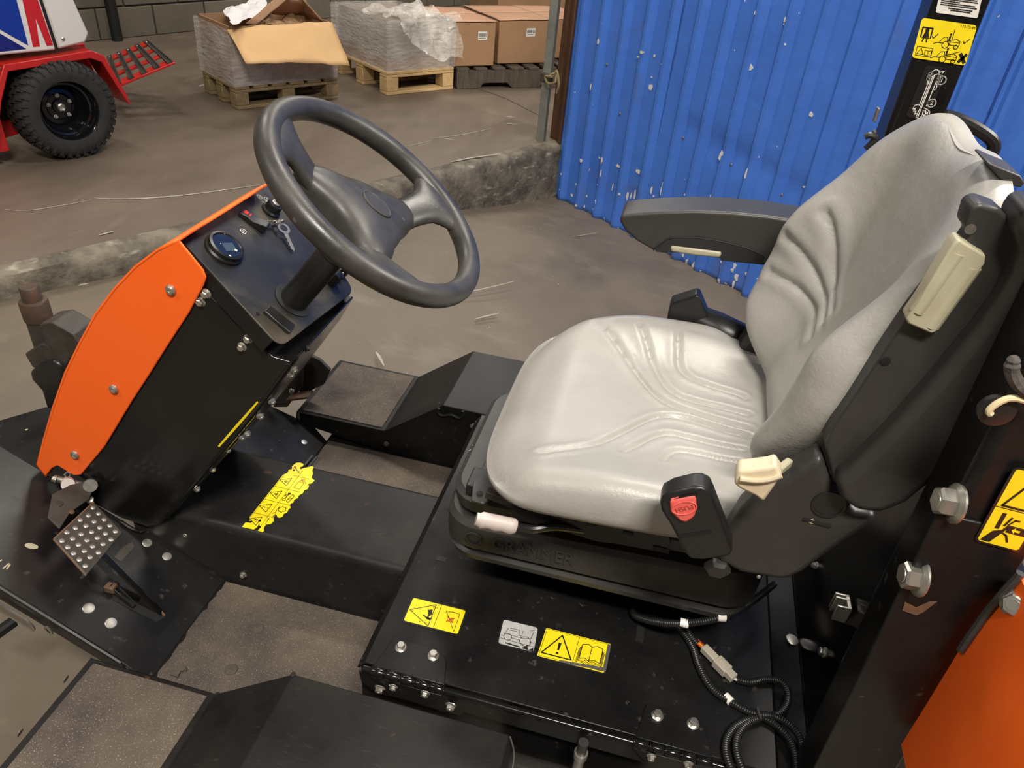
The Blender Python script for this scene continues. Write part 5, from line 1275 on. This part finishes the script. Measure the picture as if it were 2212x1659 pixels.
for k, m_ in ((-1, 'wire_red'), (0, 'wire_yel'), (1, 'wire_red')):
    q = V(-cd_.y, cd_.x, 0).normalized()*.003*k; MB().tube([at_z(1505, 1384, LZ+.002)+q, c0+q], .0014, 6).build('wire', m_, lm)
MB().tube([c1, at_z(1598, 1472, LZ)], .002, 6).build('wire', 'decal_white', lm)
for px in ((1478, 1346, LZ+.064, .02), (1558, 1333, LZ+.080, -.25), (1573, 1510, LZ, .75)):
    q = at_z(px[0], px[1], px[2]); a_ = -px[3]; d_ = V(math.cos(a_), math.sin(a_), 0)
    MB().lathe([(.0064, -.006), (.0064, .006)], q, d_, 14).build('white_tag', 'decal_white', lm)
MB().bar(at_z(1634, 1530, LZ+.006), at_z(1642, 1556, LZ+.006), .003, .008).build('cable_tie', 'plastic', lm)

# ---- decals ----------------------------------------------------------------------------------------------
def zdecal(name, tl, tr_, bl, z, m, lbl, **k): return decal(mw, name, at_z(*tl, z), at_z(*tr_, z), at_z(*bl, z), m, lbl, **k)
o, P = zdecal('warning_decal', (893, 1292), (1006, 1320), (872, 1341), ZD, 'yellow', 'yellow crush-warning decal at the front of the seat plate', rounded=.003, border=.003)
tri_warn(P, .31, .52, .024, .0012, None, -1.57)
P.line([(.55, .02), (.55, .98)], .0008)
for k in range(26): a_, b_ = random.uniform(.05, .5), random.uniform(.03, .95); P.line([(a_, b_), (a_+random.uniform(-.03, .03), b_+random.uniform(-.06, .06))], .0006)
P.poly([(.34, .35), (.42, .28), (.44, .5), (.40, .62), (.46, .75), (.36, .72), (.38, .55)]); P.line([(.30, .60), (.38, .68), (.46, .66)], .0022)
P.line([(.66, .20), (.92, .20), (.92, .95), (.66, .20)], .0008); P.line([(.66, .30), (.78, .18), (.90, .20)], .0006)
P.line([(.73, .42), (.85, .62)], .0018, 'inkred'); P.line([(.85, .42), (.73, .62)], .0018, 'inkred'); P.line([(.74, .46), (.84, .46), (.84, .60), (.74, .60)], .0009, 'inkred', True)
P.build(o)
o, P = zdecal('tyre_decal', (1088, 1339), (1162, 1357), (1076, 1390), ZD, 'decal_grey', 'torn grey decal with a tractor drawing', rounded=.004, border=.003)
ln = lambda p, w_=.0007: P.line(p, w_)
ln([(.14, .52), (.18, .30), (.50, .28), (.52, .50)]); ln([(.18, .38), (.50, .36)]); ln([(.50, .50), (.60, .50), (.60, .30), (.66, .30)]); ln([(.10, .55), (.60, .58), (.86, .52), (.90, .25)]); ln([(.80, .20), (.92, .14)])
P.circ(.22, .66, .006, .0008); P.circ(.72, .68, .0085, .0008); ln([(.03, .66), (.12, .66)]); ln([(.30, .66), (.56, .68)]); ln([(.84, .66), (.98, .66)]); ln([(.02, .78), (.98, .82)])
P.poly([(.66, .98), (.80, .80), (.84, .99), (.98, .85), (.98, 1.0)]); P.line([(.2, .92), (.6, .95)], .0022)
P.build(o)
o, P = zdecal('manual_decal', (1180, 1357), (1319, 1392), (1160, 1417), ZD, 'yellow', 'yellow warning decal with a triangle and an open book', rounded=.002, border=.0012)
tri_warn(P, .27, .62, .026, .0020)
P.line([(.525, .02), (.525, .98)], .0006); P.line([(.02, .03), (.98, .03), (.98, .97), (.02, .97)], .0006, closed=True)
bk_ = lambda dx, dy: [(x+dx, y+dy) for x, y in ((.60, .25), (.68, .20), (.745, .27), (.82, .20), (.91, .25), (.91, .74), (.82, .69), (.745, .76), (.68, .69), (.60, .74))]
P.line(bk_(0, 0), .0012, closed=True); P.line([(.745, .27), (.745, .76)], .0010)
for k in (1, 2, 3): P.line([(.60-.012*k, .28+.04*k), (.60-.012*k, .76+.035*k), (.68, .71+.05*k), (.745, .78+.045*k), (.82, .71+.05*k), (.91+.012*k, .76+.035*k), (.91+.012*k, .28+.04*k)], .0008)
P.build(o)
b = MB().prism([at_z(x, y, ZD+.0016) for x, y in ((1320, 1394), (1309, 1449), (1302, 1446), (1313, 1392))], Z*.0006); b.build('peeled_corner', 'bare', o, smooth=0)
MB().prism([at_z(x, y, ZD+.0014) for x, y in ((1205, 1429), (1309, 1451), (1303, 1442), (1210, 1426))], Z*.0006).build('peeled_edge', 'bare', o, smooth=0)

# torn multi-panel decal on the tunnel, outline ragged where it has worn away
TL_, TR_, BL_ = at_z(634, 998, ZT), at_z(700, 1014, ZT), at_z(523, 1139, ZT)
U_, D_ = TR_-TL_, BL_-TL_
rag = [(.10, .01), (.20, -.01), (.33, .0), (.36, .03), (.30, .06), (.36, .085), (.44, .05), (.52, .03), (.60, .0), (.68, .01), (.70, .06), (.79, .10), (.82, .16), (.90, .18), (.97, .19), (.94, .245), (.86, .26), (.93, .29), (.95, .33), (.88, .36), (.90, .40), (.84, .44), (.86, .48), (.80, .51), (.83, .55), (.78, .57), (.80, .60), (.86, .62), (.84, .66), (.86, .69), (.80, .72), (.82, .76), (.76, .78), (.70, .78), (.62, .75), (.60, .79), (.68, .84), (.66, .88), (.55, .90), (.56, .95), (.62, .98), (.60, 1.0), (.46, .995), (.48, .94), (.40, .93), (.36, .90), (.38, .96), (.34, .995), (.0, 1.0), (.0, .94), (.10, .93), (.06, .90), (.0, .86), (.0, .60), (.0, .22), (.08, .18), (.05, .13), (.12, .11), (.06, .07)]
NN = U_.cross(D_).normalized(); NN = NN if NN.z > 0 else -NN
o = MB().prism([TL_+U_*u+D_*v+NN*.0004 for u, v in rag], NN*.0008).build('warning_decal', 'yellow', mw, smooth=0)
o['label'] = 'torn yellow pictogram decal on the tunnel cover'
P = Print(TL_, U_, D_, .0016)
for v in (.195, .40, .60, .80): P.line([(.0 if v > .2 else .3, v), (.80 if v != .80 else .62, v)], .0007)
P.line([(.45, .10), (.45, .97)], .0007); P.line([(.03, .22), (.03, .86)], .0006)
for v, inn in ((.30, 'x'), (.50, 'x'), (.70, '!'), (.885, 'x')): tri_warn(P, .22, v, .0125, .0012, inn, -1.57)
P.line([(.14, .06), (.30, .12)], .0014); P.line([(.14, .06), (.15, .10)], .0012)
P.line([(.56, .265), (.74, .265), (.74, .36), (.56, .36)], .0009, closed=True); P.line([(.58, .25), (.70, .215)], .0016, 'inkred'); P.line([(.58, .215), (.70, .255)], .0016, 'inkred'); P.line([(.7, .23), (.8, .27)], .0009)
P.circ(.56, .455, .0030, fill=True); P.line([(.56, .46), (.54, .525)], .0018); P.circ(.53, .545, .0032, .0009); P.line([(.50, .47), (.48, .50)], .002)
P.line([(.66, .45), (.74, .47), (.70, .57), (.62, .55)], .0012, closed=True); P.line([(.64, .53), (.72, .50)], .0014)
for k in range(6): a_ = k*1.047; P.poly([(.68+.0062*math.cos(a_)/P.lu, .675+.0062*math.sin(a_)/P.ld), (.68+.0092*math.cos(a_+.2)/P.lu, .675+.0092*math.sin(a_+.2)/P.ld), (.68+.0062*math.cos(a_+.5)/P.lu, .675+.0062*math.sin(a_+.5)/P.ld)])
P.circ(.68, .675, .0066, .0009); P.line([(.56, .64), (.55, .70), (.60, .76), (.68, .775)], .0010); P.line([(.50, .76), (.55, .73)], .0010); P.line([(.60, .765), (.58, .80)], .0016)
P.circ(.515, .83, .0016, fill=True); P.line([(.515, .84), (.53, .90)], .0009)
for k in range(9):
    u0, v0 = random.choice(((.12, .92), (.25, .93), (.32, .88), (.2, .12), (.36, .13), (.42, .79), (.08, .72))); r_ = random.uniform(.0018, .0035)
    P.poly([(u0+random.uniform(.7, 1.2)*r_*math.cos(a_)/P.lu, v0+random.uniform(.7, 1.2)*r_*math.sin(a_)/P.ld) for a_ in [.9*q for q in range(7)]])
P.build(o)

# roll bar decals (far post)
def ydecal(tl, tr_, bl, y, m, name, lbl, **k): return decal(mw, name, at_y(*tl, y), at_y(*tr_, y), at_y(*bl, y), m, lbl, **k)
yq = FY0-.0005
o, P = ydecal((1992, 38), (2111, 55), (1969, 124), yq, 'yellow', 'roll_bar_decal', 'yellow roll bar instruction decal', rounded=.004)
P.line([(.06, .46), (.06, .22), (.24, .22), (.24, .46)], .0018); P.circ(.15, .28, .0026, fill=True); P.poly([(.12, .32), (.18, .32), (.21, .45), (.09, .45)]); P.line([(.09, .47), (.21, .47)], .0012); P.line([(.12, .50), (.11, .56)], .0018); P.line([(.18, .50), (.19, .56)], .0018)
P.line([(.27, .40), (.29, .45), (.36, .33)], .0011); P.line([(.84, .42), (.86, .47), (.94, .35)], .0011)
def tract(u0, v0, s, up_):
    R = lambda x, y: (u0+x*s/P.lu, v0+y*s/P.ld)
    P.line([R(-3, 1.4), R(-2.2, 1.0), R(-.8, 1.0)], .0009); P.line([R(-1.8, .9), R(-1.0, -.3), R(-.2, -.4), R(0, .6)], .0008); P.circ(*R(-.3, 1.3), s*.75, .0009); P.circ(*R(2.2, 1.5), s*.45, .0009)
    P.line([R(.5, 1.2), R(.6, .2), R(2.0, -.2), R(2.8, .2), R(2.8, 1.2), R(.5, 1.2)], .0008); P.line([R(.6, .5), R(2.8, .5)], .0006)
    P.poly([R(.1, -.6), R(.5, -.9), R(.5, .4), R(.1, .5)]); P.circ(*R(.35, -1.1), s*.25, fill=True)
    P.line([R(.9, .1), R(.9, -2.2)] if up_ else [R(.9, .1), R(3.2, -.9)], .0008)
tract(.56, .42, .0056, True); tract(.58, .78, .0056, False)
P.line([(.05, .70), (.34, .70), (.34, .92), (.05, .92)], .0007, closed=True); P.line([(.07, .88), (.13, .73), (.19, .88)], .0007, closed=True); P.line([(.21, .76), (.27, .78), (.33, .76), (.33, .88), (.27, .9), (.21, .88)], .0006, closed=True); P.line([(.27, .78), (.27, .9)], .0006)
P.line([(.86, .74), (.96, .93)], .0042); P.line([(.96, .74), (.86, .93)], .0042)
P.text('173-73-493', .86, .07, .0046); P.build(o)
o, P = ydecal((2000, 140), (2048, 147), (1956, 252), yq, 'decal_black', 'roll_bar_decal', 'black decal with white lines showing how to fold the roll bar', rounded=.005)
wl = lambda p, w_=.0011, c=False: P.line(p, w_, 'decal_white', c)
wl([(.40, .75), (.40, .20), (.38, .10), (.50, .05), (.66, .07), (.70, .12), (.56, .15), (.40, .20)]); wl([(.48, .80), (.48, .19)]); wl([(.54, .80), (.54, .17)]); wl([(.72, .74), (.72, .12)])
wl([(.70, .10), (.86, .06)]); wl([(.80, .04), (.90, .055), (.84, .10)]); wl([(.90, .055), (.80, .04)])
for k in range(3): P.circ(.34, .15+.045*k, .0022, .0009, 'decal_white'); P.circ(.78, .17+.045*k, .0022, .0009, 'decal_white')
wl([(.34, .28), (.36, .34), (.40, .36)]); wl([(.74, .30), (.82, .33), (.84, .40), (.76, .42)])
P.circ(.93, .23, .0055, .0014, 'decal_white'); P.text('1', .93, .23, .0085, 'decal_white'); P.circ(.90, .67, .0055, .0014, 'decal_white'); P.text('2', .90, .67, .0085, 'decal_white')
wl([(.40, .72), (.20, .76), (.18, .84), (.30, .80), (.24, .88), (.36, .86), (.34, .93), (.44, .90)]); wl([(.48, .80), (.46, .98), (.64, .99), (.70, .92), (.66, .82)]); wl([(.54, .80), (.54, .98)])
wl([(.66, .78), (.84, .80), (.98, .84), (1.0, .94), (.84, .95), (.72, .90)]); wl([(.74, .82), (.86, .90)], .002); wl([(.88, .85), (.90, .91), (.80, .91)], .0018)
P.build(o)
o, P = ydecal((2034, -40), (2126, -28), (2021, 27), yq, 'decal_white', 'roll_bar_decal', 'white decal with lines of small print', rounded=.002)
for k in range(7):
    v = .34+.062*k; x = .08
    while x < (.9 if k != 4 else .5):
        w_ = random.uniform(.03, .10); P.line([(x, v), (min(x+w_, .93), v)], .0014); x += w_+.02
for v, a_, b_ in ((.80, .28, .80), (.86, .34, .72)):
    x = a_
    while x < b_: w_ = random.uniform(.03, .08); P.line([(x, v), (x+w_, v)], .0015); x += w_+.02
P.build(o, 'small_print')
# crush decal on the near post
yq = RY0-.0048
o, P = ydecal((2195, 1012), (2290, 1036), (2110, 1165), yq, 'yellow', 'warning_decal', 'yellow hand-crush warning decal on the near roll bar post', rounded=.003, border=.0022)
P.line([(0, .50), (1, .50)], .0008); P.line([(.12, .47), (.50, .08), (.88, .47)], .0022, closed=True)
P.poly([(.22, .56), (.32, .56), (.32, .78), (.22, .78)]); P.poly([(.04, .98), (.22, .82), (.40, .78), (.48, .70), (.52, .74), (.40, .86), (.28, .98)])
P.line([(.40, .72), (.48, .60)], .002); P.line([(.48, .70), (.58, .62), (.68, .62)], .0016); P.line([(.46, .82), (.56, .84), (.66, .92)], .0018); P.poly([(.50, .70), (.98, .70), (.98, .80), (.50, .80)])
P.poly([(.60, .75), (.68, .71), (.68, .735), (.80, .735), (.80, .765), (.68, .765), (.68, .79)], 'yellow', k=.0004)
P.build(o)

# ---- caster arm at the front left, bracket beyond the column ------------------------------------------------
YK_ = 1.10
k0, k1 = at_y(72, 645, YK_), at_y(112, 770, YK_)
ax_ = (k0-k1).normalized()
cas = MB().lathe([(.0265, .060), (.0270, .064), (.0270, .100), (.0255, .103), (.0185, .104), (.0180, .132), (.0165, .134), (.001, .134)], at_y(101, 742, YK_), ax_, 26).build('caster_post', mat('brown_worn_steel', (.055, .042, .033), .55, .3, col2=(.11, .062, .036), nscale=30), mw, smooth=40)
cas['label'] = 'rusty caster pivot post of the cutting deck'
MB().lathe([(.0245, -.03), (.0245, .062)], at_y(101, 742, YK_), ax_, 26).build('post_sleeve', 'grimy', cas, smooth=40)
MB().tube([at_y(74, 660, YK_)+.0205*(math.cos(a)*V(1, 0, 0)+math.sin(a)*V(0, 1, 0)) for a in [2*math.pi*k/20 for k in range(20)]], .0018, 6, True).build('snap_ring', 'zinc', cas)
MB().prism(xz([(84, 700), (112, 696), (158, 722), (170, 742), (156, 778), (128, 770), (95, 742)], YK_-.030), V(0, .060, 0)).build('caster_arm', 'grimy', cas, .003)
MB().prism(xz([(52, 765), (88, 742), (110, 745), (150, 775), (138, 800), (70, 795)], YK_-.03), V(0, .06, 0)).build('caster_fork', 'grimy', cas, .004)
MB().prism(xz([(62, 805), (80, 790), (112, 778), (130, 790), (138, 815), (128, 880), (100, 885), (88, 845), (66, 820)], YK_-.04), V(0, .05, 0)).build('fork_guard', 'plastic_dark', cas, .008, seg=3)
MB().tube([at_z(x, y, .25) for x, y in ((-20, 1378), (30, 1342))], .011, 10).build('lift_arm', 'dark', mw)
fbk = MB().prism(xz([(655, 770), (668, 768), (690, 778), (712, 800), (700, 830), (660, 850), (640, 845)], 1.32), V(0, .01, 0)).build('far_bracket', 'grimy', mw, .002)
MB().prism(xz([(600, 790), (655, 775), (652, 835), (620, 880), (590, 880)], 1.30), V(0, .01, 0)).build('bracket_plate', 'grimy', fbk, .002)
MB().bar(at_y(625, 858, 1.29), at_y(670, 852, 1.29), .03, .006).build('bracket_foot', 'rusty', fbk, .001)
bolt(fbk, at_y(630, 845, 1.295), V(0, -1, .2), .014, 'dome')
for px in ((620, 795), (612, 808)): bolt(fbk, at_y(*px, 1.28), V(.3, -.9, .1), .02, 'stud')
